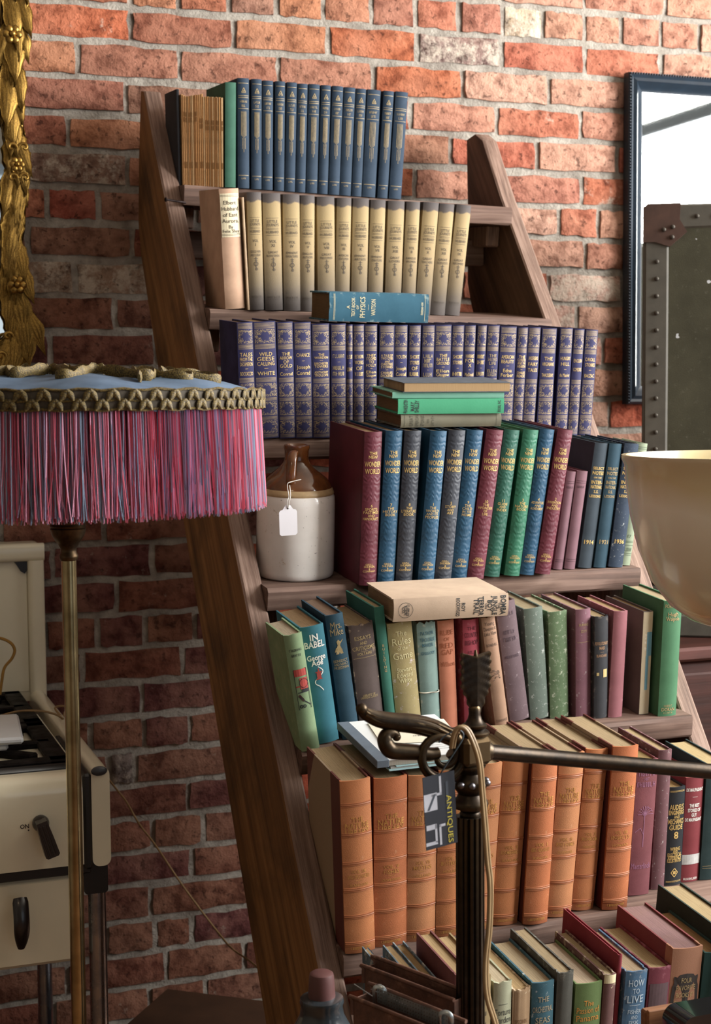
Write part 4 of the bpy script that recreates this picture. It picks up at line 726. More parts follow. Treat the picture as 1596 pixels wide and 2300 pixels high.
lying(4,-.026,.012,HZ,.184,.0225,.13,cloth('khaki_cloth','#74705a',.14,wearamt=.35),'khaki book at the bottom of the small pile on the embossed set',-1,[(T_([('GREAT',.90,.006,.8),('AMERICAN',.845,.006,.86),('STORIES',.79,.006,.8),('~3_g',.735,.004,.4),('~6_h',.69,.005,.8),('=',.965,.9),('=',.05,.9)],.0),plain('khaki_ink','#4c4a3a',.8,bump=0),'title_lettering')],yaw=-1,pg='#8a6a4a')
lying(4,-.029,.008,HZ+.0232,.191,.0255,.13,cloth('bright_green_boards','#2fa574',.06,weave=300),'bright green book second from the bottom of the small pile',-1,[(T_([('FRANKENSTEIN',.93,.0066,.9),('MARY',.865,.0066,.6),('SHELLEY',.825,.0066,.8),('BOOKS, INC.',.045,.005,.8)],.02),blk,'title_lettering')],yaw=-3,pg='#8f7450',s=.0012)
lying(4,-.033,.012,HZ+.0494,.2,.0105,.13,cloth('aqua_cloth','#79c2a8',.1,wearamt=.3,wear='#d6e6d6'),'slim aqua book third up in the small pile',-1,[],yaw=-4,pg='#9a7a58',s=.001,bt=.0015)
sp=empty('paperback',rowM(4)@T(-.021,.006,HZ+.0606)@RZ(-3)); tag(sp,'old paperback with tan page edges on top of the small pile','book')
m=MB(); m.prism([(-.094,.0),(.096,.0),(.097,.118),(-.092,.118)],.0005,.0145); m.build('pages',paper('page_tan','#cfae82'),sp,0)
m=MB(); m.prism([(-.097,-.001),(.0975,-.001),(.098,.121),(-.095,.121)],.0147,.0156); m.prism([(-.097,-.001),(.0975,-.001),(.098,.121),(-.095,.121)],-.0006,.0003); m.build('cover',plain('dark_slate_paper','#4c5660',.7,var=.4,scale=60),sp,0)
lying(5,-.098,.018,.1925,.197,.037,.135,cloth('pale_buff_cloth','#c9ad90',.10,wearamt=.25),'pale buff book lying flat on top of the novels on fifth step',1,
  [(T_([('BOMBA',.955,.0095,.86),('THE',.915,.004,.3),('JUNGLE',.88,.0085,.86),('BOY',.835,.0085,.5),('ON',.80,.004,.24),('TERROR',.76,.0085,.86),('TRAIL',.715,.0085,.7),('ROY',.60,.0065,.4),('ROCKWOOD',.555,.0065,.8),('CUPPLES',.12,.0045,.5),('& LEON',.1,.0045,.4),('CO.',.08,.0045,.3)],.02),blk,'title_lettering'),(lambda p:p.ring(0,.10*p.h,.0125,.0006,28),blk,'publisher_ring')],yaw=-1.5,pg='#a98e6c')
# ---------------------------------------------------------------- notebooks and papers on the leather set
PZ=.266
pb=empty('paper_folder',rowM(6)@T(-.214,.010,PZ)@RZ(0)); tag(pb,'pale aqua card folder lying at the bottom of papers on the leather set','folder')
MB().prism([(-.066,0),(.075,0),(.075,.17),(-.066,.17)],.0,.0022).build('lower_card',plain('aqua_card','#a9cfd4',.8,var=.12,bump=.05),pb,0)
MB().prism([(-.063,.002),(.074,.002),(.074,.168),(-.063,.168)],.0023,.0052).build('sheets',paper('sheets_white','#dfe3e0'),pb,0)
MB().prism([(-.055,.0),(.075,0),(.075,.17),(-.055,.17)],.0053,.0062).build('upper_card',plain('aqua_card','#a9cfd4'),pb,0)
nb=empty('notebook',rowM(6)@T(-.217,.012,PZ+.0066)@RZ(-2)@Matrix.Diagonal((.95,1.0,1,1))); tag(nb,'white-covered notebook with grey-blue taped spine on the leather set','notebook')
MB().prism([(-.078,0),(.082,0),(.082,.185),(-.078,.185)],.0,.0085).build('pages',paper('sheets_white2','#dcd9cc'),nb,0)
MB().prism([(-.083,-.002),(.084,-.002),(.084,.188),(-.083,.188)],.0086,.0098).build('front_cover',plain('white_card','#dfe3e2',.7,var=.06,bump=0),nb,0)
MB().bbox(-.086,-.066,-.003,.189,-.001,.0106,.0008).build('spine_tape',plain('grey_blue_tape','#65727f',.7,var=.2),nb,0)
p=Print(.2,.2,0); p.m=MB()
def flat_text(mb,s_,x,y,cap,z,bold=0,maxw=None):
    V,F,wd=glyphs(s_,bold); sx=cap if not maxw or wd*cap<maxw else maxw/wd; mb.add([(x+a*sx,y+b*cap,z) for a,b in V],F)
m=MB()
for j,(t,cap) in enumerate((('~14_aa',.004),('~10_ab',.003),('~16_ac',.003),('~12_ad',.003))): flat_text(m,t,.03,.05-.009*j,cap,.0100)
o=m.build('cover_print',plain('faint_grey_print','#9aa0a2',.8,bump=0),nb,0); o['kind']='stuff'
ls=empty('loose_sheet',rowM(6)@T(-.212,.07,PZ+.0174)@RZ(-9)@Matrix.Diagonal((.9,.9,1,1))); tag(ls,'loose cream sheet with faint heading on top of the notebook','paper sheet')
MB().prism([(-.06,0),(.075,0),(.075,.118),(-.06,.118)],.0,.0006).build('sheet',plain('cream_sheet','#e3dcc6',.85,var=.05,bump=0),ls,0)
m=MB(); flat_text(m,'~9_ae',.01,.085,.007,.0009); flat_text(m,'~5_af',.01,.03,.006,.0009); flat_text(m,'~12_ag',.01,.07,.003,.0009); o=m.build('sheet_print',plain('grey_ink','#6d7074',.8,bump=0),ls,0); o['kind']='stuff'
# ---------------------------------------------------------------- stoneware jug with its price tag
JM=rowM(4)@T(-.274,.098,.0005)@Matrix.Diagonal((1,1,.935,1)); jr=.067
jug=empty('stoneware_jug',JM); tag(jug,'two-tone stoneware jug, brown neck and white body, on fourth step','jug')
jw=NB('white_stoneware'); st=jw.ramp(jw.noise(30,5,rough=.7),[(.66,0),(.70,1)]); cc=jw.mix(jw.ramp(jw.noise(9,4),[(.35,0),(.7,1)]),lin('#f2efea'),lin('#dfdbd5')); cc=jw.mix(jw.m('MULTIPLY',st,.6),cc,lin('#a98b5f')); cc=jw.mix(jw.ramp(jw.noise(220,2),[(.70,0),(.74,.8)]),cc,lin('#4a4540'))
WST=jw.done(cc,.22,0,.5,.3)
BRG=plain('brown_glaze','#7a4a26',.16,var=.5,scale=25,bump=.05,coat=.5,c2='#4e2c16'); BUF=plain('buff_clay_ring','#c2a67c',.4,var=.3,scale=50,bump=.1)
m=MB(); m.lathe([(.0,0),(jr*.93,0),(jr*.985,.004),(jr,.012),(jr*1.0,.06),(jr*1.0,.135),(jr*.985,.148),(jr*.955,.1525)],48); m.build('body',WST,jug,50)
m=MB(); m.lathe([(jr*.955,.1520),(jr*.975,.1545),(jr*.955,.158),(jr*.93,.162),(jr*.91,.164)],48); m.build('clay_ring',BUF,jug,50)
m=MB(); m.lathe([(jr*.912,.1635),(jr*.88,.170),(jr*.78,.180),(jr*.60,.190),(jr*.44,.199),(jr*.335,.208),(jr*.30,.217),(jr*.31,.230),(jr*.335,.236),(jr*.325,.240),(jr*.26,.241),(jr*.22,.238),(jr*.20,.20)],48); m.build('neck',BRG,jug,50)
m=MB(); ha=rad(-118); hx,hy=math.cos(ha),math.sin(ha)
m.tube(smoothpath([(hx*jr*.29,hy*jr*.29,.228),(hx*jr*.46,hy*jr*.46,.229),(hx*jr*.62,hy*jr*.62,.220),(hx*jr*.72,hy*jr*.72,.203),(hx*jr*.78,hy*jr*.78,.186),(hx*jr*.76,hy*jr*.76,.176)],5),.0085,10,flat=.62,upv=(-hy,hx,0)); m.build('handle',BRG,jug,60)
# tag
c=at(647,1172,-.965); tg=empty('price_tag',Matrix.Translation(c)@RX(6)@RY(-3)); tag(tg,'blank white price tag hanging by string from the jug handle','price tag')
a_=.0145; b_=.0215; pts=[(-a_,-b_+.003),(-a_+.003,-b_),(a_-.003,-b_),(a_,-b_+.003),(a_,b_-.006),(a_-.002,b_-.003),(a_-.006,b_-.002),(.004,b_+.0045),(-.004,b_+.0045),(-a_+.006,b_-.002),(-a_+.002,b_-.003),(-a_,b_-.006)]
MB().prism(pts,-.0004,.0004,'y').build('card',plain('white_tag_card','#e9e9ee',.6,var=.03,bump=0),tg,0)
m=MB(); m.ball((0,-.0006,b_-.0),.0017,6,1,.3,1); m.build('hole',plain('hole_shadow','#4a4642',.9,bump=0),tg,0)
I=tg.matrix_world.inverted(); m=MB(); h1=I@at(676,1077,-.975); h2=I@at(645,1088,-.975)
m.tube(smoothpath([(0,-.001,b_),(-.001,-.002,b_+.012),I@at(648,1115,-.97),h2,I@at(655,1082,-.975),h1],5),.0007,6); m.tube(smoothpath([(.0005,-.001,b_),(.002,-.002,b_+.01),I@at(652,1112,-.97),I@at(650,1090,-.973)],5),.0007,6); m.build('string',plain('white_thread','#dcdad2',.9,bump=0),tg)
# ================================================================ carved gilt mirror, upper left
gilt=NB('antique_gold_leaf'); f=gilt.ramp(gilt.noise(45,5),[(.35,0),(.7,1)]); cc=gilt.mix(f,lin('#b8924a'),lin('#4f3916'))
cr=gilt.nt.nodes.new('ShaderNodeNewGeometry'); cc=gilt.mix(gilt.ramp(cr.outputs['Pointiness'],[(.44,1),(.5,0)]),cc,lin('#3a2610'))  # hollows of the carving tinted dark, crevice shade painted into the gold
gilt.bump(gilt.noise(300,4),.3,.001); GILT=gilt.done(cc,.3,.9)
silver=NB('mirror_silvering'); MIR=silver.done('#e6ebe8',.02,1.0)
GY=-.03
outp=[(55,-40),(58,20),(58,80),(50,150),(46,200),(50,260),(60,300),(66,345),(66,400),(62,440),(55,500),(53,560),(60,620),(69,680),(72,710),(65,752),(45,790),(20,812),(-15,826)]
inp_=[(-4,-40),(4,40),(4,100),(0,150),(-2,200),(4,260),(11,310),(15,350),(17,400),(13,450),(4,520),(1,570),(8,620),(18,680),(22,705),(17,735),(2,758),(-20,765),(-45,768)]
mid=[]; 
for (a,b_),(c_,d_) in zip(outp,inp_):
    A=at(a,b_,GY); B=at(c_,d_,GY); mid.append(((A.x+B.x)/2,(A.z+B.z)/2,(A-B).length/2))
xc=.10; zt=mid[0][1]
mid=[(xc,2.86,.036),(xc+.12,2.83,.034),(xc+.24,2.74,.033),(xc+.31,2.60,.031),(.425,2.48,.028)]+mid
zb=mid[-1][1]; mid+=[(mid[-1][0]-.06,zb-.012,.03),(xc+.10,zb-.03,.032),(xc,zb-.02,.036)]
full=[Vector(q) for q in smoothpath([Vector(q) for q in mid],7)]
loop=full+[Vector((2*xc-q.x,q.y,q.z)) for q in reversed(full[1:-1])]
gm=empty('gilt_mirror',T(xc,0,full[-1].y)); tag(gm,'mirror in a carved gold acanthus frame hung at the upper left','mirror')
GI=T(-xc,0,-full[-1].y)
n=len(loop); m=MB(); v=[]; f=[]; K=24; L=0
for i,q in enumerate(loop):
    a=loop[i-1]; b_=loop[(i+1)%n]; t=Vector((b_.x-a.x,0,b_.y-a.y)).normalized(); nn=Vector((t.z,0,-t.x)); L+=(Vector((q.x,q.y,0))-Vector((a.x,a.y,0))).length if i else 0
    out=-1 if nn.dot(Vector((q.x-xc,0,q.y-2.2)))<0 else 1
    for k in range(K+1):
        th=math.pi*k/K; s_=math.cos(th); hgt=.008+.013*math.sin(th)**.7+.0026*math.cos(13*th+L*30)+.0016*math.cos(21*th-L*55)
        v.append((q.x+nn.x*out*s_*q.z*(1+.05*math.sin(L*60)),GY+.028-hgt if 0<k<K else GY+.03,q.y+nn.z*out*s_*q.z*(1+.05*math.sin(L*60))))
for i in range(n):
    for k in range(K): f.append((i*(K+1)+k,i*(K+1)+k+1,((i+1)%n)*(K+1)+k+1,((i+1)%n)*(K+1)+k))
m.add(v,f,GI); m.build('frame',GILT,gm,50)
m=MB(); v=[(q.x,GY+.018,q.y) for q in loop]; m.add(v,[tuple(range(n))],GI); m.build('glass',MIR,gm,0)
m=MB(); m.add([(q.x,GY+.029,q.y) for q in loop],[tuple(range(n))],GI); m.build('backing_board',plain('backing_brown','#3b2a1c'),gm,0)
def leafmesh(nm,curl,lob):
    v=[];f=[]; nu,nv=9,10
    for i in range(nu+1):
        t=i/nu; wd=(math.sin(math.pi*min(1,t*.92+.08))**.8)*(.30+.05*math.cos(t*lob*6.28))*(1-.75*t**3)
        for j in range(nv+1):
            s_=2*j/nv-1; v.append((s_*wd,-.10-.13*math.sin(math.pi*t)*(1-.6*s_*s_)+.06*abs(math.cos(s_*7.5))-curl*t*t*.25,-t))
    for i in range(nu):
        for j in range(nv): a=i*(nv+1)+j; f.append((a,a+1,a+nv+2,a+nv+1))
    m=MB().add(v,f); 
    o=len(m.v); m.v+=[(x,y+.10,z) for x,y,z in m.v]; m.f+=[tuple(q+o for q in reversed(p_)) for p_ in list(m.f)]
    me=m.mesh(nm); me.materials.append(GILT); me.shade_smooth(); return me
LM=[leafmesh('leaf_a',.6,3),leafmesh('leaf_b',1.0,4),leafmesh('leaf_c',.2,2)]
rr=random.Random(3); 
for i in range(0,len(full)-2,2):
    q=full[i]; b_=full[i+1]; t=Vector((b_.x-q.x,0,b_.y-q.y)).normalized()
    if q.y>2.5: continue
    for side in (-1,0,1):
        if side==0 and i%4: continue
        ang=math.atan2(-t.x,-t.z)+side*.22*(1 if rr.random()<.85 else -1)
        o=bpy.data.objects.new('acanthus_leaf',LM[rr.randrange(3)]); col.objects.link(o); o.parent=gm
        nn=Vector((t.z,0,-t.x)); sz=rr.uniform(.085,.115)*(1.15 if side==0 else .95)
        pp=Vector((q.x,GY+.012,q.y))+nn*(-side)*q.z*.42
        o.matrix_local=GI@Matrix.Translation(pp)@Matrix.Rotation(ang,4,'Y')@Matrix.Diagonal((sz*.6,sz*.62,sz,1))
def flower(px,py,r):
    c=at(px,py,GY-.024); m=MB()
    for k in range(6):
        a=k*math.pi/3; m.ball((c.x+r*.62*math.cos(a),c.y-.006,c.z+r*.62*math.sin(a)),r*.42,6,1,.5,1)
    m.ball((c.x,c.y-.010,c.z),r*.34,6); M2=MB().add(m.v,m.f,GI); M2.build('carved_flower',GILT,gm,60)
flower(27,78,.019); flower(38,370,.015); flower(38,640,.019)
for (px,py,sg) in ((26,332,1),(54,332,-1),(28,400,1),(56,400,-1),(18,756,1),(2,800,1)):
    c=at(px,py,GY-.028); m=MB(); m.tube([(c.x+sg*(.011-.0011*k)*math.cos(k*.62),c.y-.0005*k,c.z+(.011-.0011*k)*math.sin(k*.62)) for k in range(10)],[.0042-.0002*k for k in range(10)],7,M=GI); m.build('carved_scroll',GILT,gm,60)

# ================================================================ black framed mirror, right
BF=plain('blue_black_lacquer','#1d2a36',.32,var=.3,bump=.1,coat=.2)
x0,x1,z0,z1=1.838,2.36,1.474,2.249
km=empty('black_framed_mirror',T(2.1,-.02,z0)); tag(km,'rectangular mirror in a blue-black beaded frame behind the trunk','mirror'); KI=T(-2.1,.02,-z0)
prof=[(0,0),(0,.022),(.006,.028),(.012,.024),(.02,.028),(.028,.020),(.036,.014),(.043,.012),(.043,0)]
def rail(ax,a0,a1,c,sg):
    m=MB(); v=[];f=[]; k=len(prof)
    for e,(pos_,mit) in enumerate(((a0,1),(a1,-1))):
        for w_,h_ in prof:
            along=pos_+mit*w_; v.append((along,-.004-h_,c+sg*w_) if ax=='x' else (c+sg*w_,-.004-h_,along))
    for i in range(k): f.append((i,(i+1)%k,(i+1)%k+k,i+k))
    f.append(tuple(range(k))); f.append(tuple(range(k,2*k)))
    m.add(v,f,KI); m.build('frame_rail',BF,km,25)
rail('x',x0,x1,z1,-1); rail('x',x0,x1,z0,1); rail('z',z0,z1,x0,1); rail('z',z0,z1,x1,-1)
m=MB()
k=0
for zz in range(int((z1-z0)/.007)): m.ball((x0+.0025,-.030,z0+.004+zz*.007),.0026,4,M=KI)
for xx in range(int((x1-x0)/.007)): m.ball((x0+.004+xx*.007,-.030,z1-.0025),.0026,4,M=KI)
o=m.build('beading',BF,km,60); o['kind']='stuff'
MB().box(x0+.04,x1-.04,-.016,-.012,z0+.04,z1-.04,KI).build('glass',MIR,km,0)
# ================================================================ olive steamer trunk standing on end, on a dark chest
TY=-.40; TX0=1.663; TX1=2.33; TB=.985; TT=1.888
om=NB('olive_canvas'); cc=om.mix(om.ramp(om.noise(9,5),[(.3,0),(.7,1)]),lin('#4b4939'),lin('#383628')); cc=om.mix(om.ramp(om.noise(70,6,rough=.8),[(.58,0),(.72,.5)]),cc,lin('#7f7d72')); cc=om.mix(om.ramp(om.noise(34,2),[(.715,0),(.725,1)]),cc,lin('#c9cdd0')); om.bump(om.noise(500,3),.4,.001); OM=om.done(cc,.8,0,.3)
band=plain('olive_fibre_band','#57534a',.65,var=.25,bump=.2); crn=plain('rusty_corner_leather','#51392f',.6,var=.4,bump=.2); riv=metal('steel_rivet','#6a655e',.5)
tk=empty('steamer_trunk',T(TX0,TY,TB)@RZ(-33)); tag(tk,'tall olive canvas steamer trunk with riveted edges standing on the dark chest','trunk'); TI=T(-TX0,-TY,-TB)
MB().bbox(TX0,TX1,TY,TY+.30,TB,TT,.012,TI).build('body',OM,tk,30)
for a in ((TX0-.002,TX0+.048,TB,TT),(TX1-.048,TX1+.002,TB,TT)): MB().bbox(a[0],a[1],TY-.004,TY+.03,a[2],a[3],.004,TI).build('edge_band',band,tk,30)
for a in ((TB,TB+.048),(TT-.048,TT+.002)): MB().bbox(TX0-.001,TX1+.001,TY-.0035,TY+.03,a[0],a[1],.004,TI).build('edge_band',band,tk,30)
MB().bbox(TX0-.005,TX0+.002,TY-.002,TY+.302,TB,TT,.002,TI).build('side_band',band,tk,30)
m=MB(); pts=[(TX0-.005,TT-.075),(TX0+.02,TT-.075),(TX0+.05,TT-.085),(TX0+.085,TT-.055),(TX0+.07,TT-.03),(TX0+.072,TT+.004),(TX0+.004,TT+.004),(TX0-.005,TT-.006)]
m.prism(pts,TY-.008,TY+.04,'y',TI); m.build('corner_cap',crn,tk,30)
rm=MB().ball((0,0,0),.0048,6,1,.6,1).mesh('rivet'); rm.materials.append(riv); rm.shade_smooth()
def rivet(x,y,z):
    o=bpy.data.objects.new('rivet',rm); col.objects.link(o); o.parent=tk; o.matrix_local=TI@T(x,y,z)
for i in range(22): rivet(TX0+.024,TY-.0055,TT-.115-.0355*i)
for i in range(15): rivet(TX0+.105+.0385*i,TY-.0055,TT-.024)
for dx,dz in ((.038,-.05),(.055,-.066),(.056,-.045)): rivet(TX0+dx,TY-.0095,TT+dz)
dk=empty('dark_chest',T(1.95,-.3,0)); tag(dk,'dark reddish-brown wooden chest under the olive trunk','chest'); DI=T(-1.95,.3,0)
dw=wood('dark_mahogany','#3f211a','#24120e','#54302a',axis=0,fine=40,stain=.5,rough=.5)
MB().bbox(1.50,2.5,-.55,-.03,.0,.955,.008,DI).build('carcass',dw,dk,30)
MB().bbox(1.48,2.52,-.57,-.03,.955,.984,.006,DI).build('top_board',dw,dk,30)
for i,(a,b_) in enumerate(((.08,.36),(.38,.64),(.66,.93))):
    MB().bbox(1.53,2.47,-.562,-.549,a,b_,.004,DI).build('drawer_front',dw,dk,30)
# ================================================================ cream glass torchiere bowl, right edge
tb=empty('torchiere_lamp',T(1.236,-1.40,0)); tag(tb,'floor lamp with a large upturned cream glass bowl at the right edge','floor lamp')
gl=NB('cream_glass'); gz=gl.xyz('Generated'); f=gl.ramp(gl.m('ADD',gz[2],gl.m('MULTIPLY',gl.m('SUBTRACT',gl.noise(6,3),.5),.25)),[(0,'#b5aa8a'),(.45,'#d6cfb4'),(.72,'#e4dfc8'),(.86,'#cdbd92'),(1,'#c6b894')]); gl.done(f,.22,0,.5,.3); pass
R0=.172; H0=1.410
prof=[(.018,1.170),(.05,1.172),(.08,1.182),(.108,1.202),(.134,1.236),(.152,1.280),(.164,1.330),(.170,1.375),(.172,1.400),(.176,1.408),(.176,1.414),(.170,1.414),(.165,1.400),(.160,1.34),(.145,1.275),(.125,1.238),(.1,1.212),(.06,1.190),(.018,1.186)]
MB().lathe(prof,64).build('glass_bowl',gl.mat,tb,60)
brs=metal('aged_brass','#8a7350',.3,'#3f3222',scale=40)
MB().lathe([(.0,.0),(.13,.0),(.135,.012),(.11,.02),(.06,.03),(.02,.045),(.012,.07),(.012,1.10),(.02,1.12),(.028,1.15),(.03,1.172),(.012,1.19),(.0,1.19)],24).build('stand',brs,tb,40)
# ================================================================ cream enamel stove, lower left
EN=plain('cream_enamel','#e2dac0',.22,var=.08,scale=8,bump=.03,coat=.35,spec=.5); BLKE=plain('black_enamel','#1b1918',.35,var=.4,scale=20,bump=.08); CHR=metal('dull_chrome','#a8a8ac',.18,'#6c6c72',scale=15,bump=.02); BAK=plain('black_bakelite','#1c1718',.3,var=.3,bump=.03,coat=.2)
SX=.448; SL=-.16; SF=-.779; ST=.889
sv=empty('enamel_stove',T(.15,-.42,0)); tag(sv,'vintage cream enamel stove with black cooktop and lever tap at lower left','stove'); VI=T(-.15,.42,0)
def rbox(mb,x0,x1,y0,y1,z0,z1,r,ax='y',n=6,M=None):
    """box with rounded edges along one axis"""
    A,B=((x0,x1),(z0,z1)) if ax=='y' else (((y0,y1),(z0,z1)) if ax=='x' else ((x0,x1),(y0,y1)))
    pts=[]
    for cx,cz,a0 in ((A[1]-r,B[1]-r,0),(A[0]+r,B[1]-r,90),(A[0]+r,B[0]+r,180),(A[1]-r,B[0]+r,270)):
        for k in range(n+1): a=rad(a0+90*k/n); pts.append((cx+r*math.cos(a),cz+r*math.sin(a)))
    h=(y0,y1) if ax=='y' else ((x0,x1) if ax=='x' else (z0,z1)); mb.prism(pts,h[0],h[1],ax,M); return mb
# splash back: tray-shaped lid standing up
m=MB(); rbox(m,SL,.452,-.075,-.03,ST-.01,1.205,.016,'y',6,VI); spl=m.build('splash_back',EN,sv,35)
m=MB(); m.bbox(SL+.03,.418,-.0765,-.0745,ST+.01,1.168,.001,VI); m.build('splash_recess',EN,spl,0)
m=MB()
for a in ((.4182,.4518,ST,1.170),(SL+.0002,SL+.0338,ST,1.170)): rbox(m,a[0],a[1],-.0915,-.0702,a[2],a[3],.010,'z',5,VI)
rbox(m,SL,.452,-.092,-.07,1.168,1.205,.010,'x',5,VI); m.build('splash_rim',EN,spl,40)
m=MB(); m.prism([(.418,1.168),(.392,1.168),(.398,1.16),(.405,1.148),(.413,1.143),(.418,1.15)],-.082,-.076,'y',VI); m.build('corner_shadow',BLKE,spl,0)  # thin dark piece painted in as the shadow of the recess corner
# body: tank, side skirt, front
m=MB(); rbox(m,.418,SX,SF-.0,-.06,.738,ST+.012,.012,'y',6,VI); m.build('side_column',EN,sv,40)
m=MB(); pts=[]
for k in range(9): a=rad(90*k/8); pts.append((SF+.030-.030*math.sin(a),ST-.018+.022*math.cos(a) if 0 else ST-.026+.030*math.cos(a)))
m.prism(pts+[(SF,.744),(SF+.5,.744),(SF+.5,ST+.004)],SL,.404,'x',VI); m.build('control_panel',EN,sv,40)
m=MB(); m.bbox(.404,.418,SF-.004,SF+.3,.735,ST+.004,.004,VI); m.build('black_trim',BLKE,sv,30)
m=MB(); m.bbox(SL,.416,SF+.004,SF+.5,.727,.744,.002,VI); m.build('black_base_strip',BLKE,sv,30)
m=MB(); m.bbox(SL,.405,SF+.012,-.1,.58,.724,.006,VI); ovd=m.build('oven_drawer',EN,sv,30)
m=MB(); rbox(m,.405,SX-.004,SF+.01,-.1,.69,.74,.006,'y',4,VI); m.build('corner_block',BLKE,sv,30)
# cooktop
m=MB(); m.bbox(SL,.395,SF+.05,-.075,ST-.03,ST+.001,.004,VI); m.build('burner_well',BLKE,sv,0)
gm_=metal('cast_iron','#2a2625',.55,'#171413',scale=30,bump=.3)
gx0,gx1,gy0,gy1=-.10,.396,-.715,-.09
for q,(ya,yb) in enumerate(((gy0,-.41),(-.40,gy1))):
    m=MB(); z_=ST+.004
    for (xa,xb) in ((gx0,gx0+.03),(gx1-.035,gx1)): m.bbox(xa,xb,ya,yb,z_,z_+.012,.003,VI)
    for (a,b_) in ((ya,ya+.03),(yb-.03,yb)): m.bbox(gx0,gx1,a,b_,z_,z_+.012,.003,VI)
    cx,cy=.25,(ya+yb)/2
    for k in range(8):
        a=k*math.pi/4; m.bbox(.035,.135,-.011,.011,z_,z_+.012,.003,VI@T(cx,cy,0)@RZ(math.degrees(a)))
    m.build('burner_grate',gm_,sv,25)
    m=MB(); m.lathe([(.0,ST-.01),(.045,ST-.01),(.048,ST),(.03,ST+.004),(.0,ST+.004)],20,VI@T(cx,cy,0)); m.build('burner',gm_,sv,40)
m=MB(); m.bbox(gx0,gx1+.003,gy0-.022,gy0-.002,ST-.012,ST+.012,.006,VI); m.build('cooktop_lip',BLKE,sv,40)
# lever tap with ON mark
kc=at(92,1850,SF-.006); ke=at(118,1920,SF-.03); m=MB()
m.lathe([(.0,0),(.0130,0),(.0136,.004),(.0122,.012),(.009,.018),(.0,.019)],24,VI@T(kc.x,SF,kc.z)@RX(90)); tbs=m.build('tap_boss',BAK,sv,40)
d=Vector((ke.x-kc.x,0,ke.z-kc.z)); ang=math.degrees(math.atan2(-d.x,-d.z)) if 0 else math.degrees(math.atan2(d.x,-d.z)); m=MB(); Lk=d.length
m.prism([(-.0085,.010),(.0085,.010),(.0105,-Lk*.4),(.0115,-Lk),(.0085,-Lk-.003),(-.0085,-Lk-.003),(-.0115,-Lk),(-.0105,-Lk*.4)],-.036,-.014,'y',VI@T(kc.x,SF,kc.z)@RY(-ang))
for xx in (-.006,.0,.006): m.bbox(xx-.0012,xx+.0012,-.0378,-.035,-Lk,.004,.0005,VI@T(kc.x,SF,kc.z)@RY(-ang))
m.build('tap_lever',BAK,tbs,30)
m=MB(); c=at(55,1856,SF); V,F,wd=glyphs('ON',.02); m.add([(c.x+a*.0066,SF-.0006,c.z-.0035+b_*.007) for a,b_ in V],F,VI); c2=at(64,1862,SF); m.ball((c2.x,SF-.0003,c2.z-.002),.0013,5,1,.3,1,VI); o=m.build('on_lettering',BAK,sv,0); o['kind']='stuff'
# oven handle, side knob, legs
c=at(42,2010,SF); m=MB(); pr=[]
for k in range(15):
    t=k/14; wd=.0125*(1-.55*max(0,(t-.55)/.45)**2)*(.85 if k==0 else 1); pr.append((c.x,SF-.012-.018*math.sin(math.pi*(.08+.84*t)),c.z-.082*t,wd))
m.tube([(a,b_,c_) for a,b_,c_,_ in pr],[q[3] for q in pr],12,flat=.55,M=VI,upv=(1,0,0)); m.build('drawer_handle',BAK,ovd,50)
c=at(222,1731,SF); m=MB(); m.ball((c.x,SF-.002,c.z),.009,8,1.5,.6,.9,VI); m.build('corner_stud',plain('dark_steel','#3a3c40',.4),sv,50)
m=MB(); m.lathe([(0,0),(.016,0),(.018,.006),(.014,.016),(0,.018)],16,VI@T(SX,-.60,.80)@RY(90)); m.build('side_knob',BAK,sv,40)
for (xx,yy) in ((.428,SF+.026),(.428,-.12),(-.13,SF+.026),(-.13,-.12),(.20,-.15)):
    m=MB(); m.lathe([(.017,0),(.019,.004),(.0155,.02),(.0145,.735)],20,VI@T(xx,yy,0)); m.build('leg',CHR,sv,40)
m=MB(); m.tube([(-.13,-.15,.50),(.21,-.15,.50)],.011,12,M=VI); m.build('rear_rail',CHR,sv,40)
# enamel tray corner and coiled flex on the cooktop
tr=empty('enamel_tray',T(.214,-.535,ST+.0165)@RZ(-5)); tag(tr,'white enamel tray corner resting on the stove grate','tray'); 
we=plain('white_enamel','#d4d6d8',.3,var=.08,bump=.02)
MB().bbox(-.19,.125,-.09,.11,.012,.024,.004).build('rim',we,tr,30); MB().bbox(-.18,.10,-.08,.10,.0,.012,.004).build('pan',we,tr,30)
fx=empty('coiled_flex',T(.235,-.30,ST+.02)); tag(fx,'coil of yellowish twisted lamp flex lying on the stove','cord'); m=MB(); FX=fx.matrix_world.inverted()
yel=plain('yellow_twisted_flex','#a67c33',.7,var=.35,bump=.4,bscale=700)
pts=[]
for k in range(60):
    a=k*.42; pts.append((.055*math.cos(a)*(1+.1*math.sin(k))-.03,.03*math.sin(a),.012+.001*k+.012*abs(math.sin(a*1.3))))
m.tube(pts,.0035,6); 
lp=[at(0,1560,-.30),at(4,1530,-.30),at(10,1500,-.30),at(26,1480,-.30),at(33,1462,-.30),at(27,1447,-.30),at(12,1437,-.30),at(-6,1432,-.30)]
m.tube(smoothpath([FX@q for q in lp],6),.0028,6); m.build('flex',yel,fx,60)
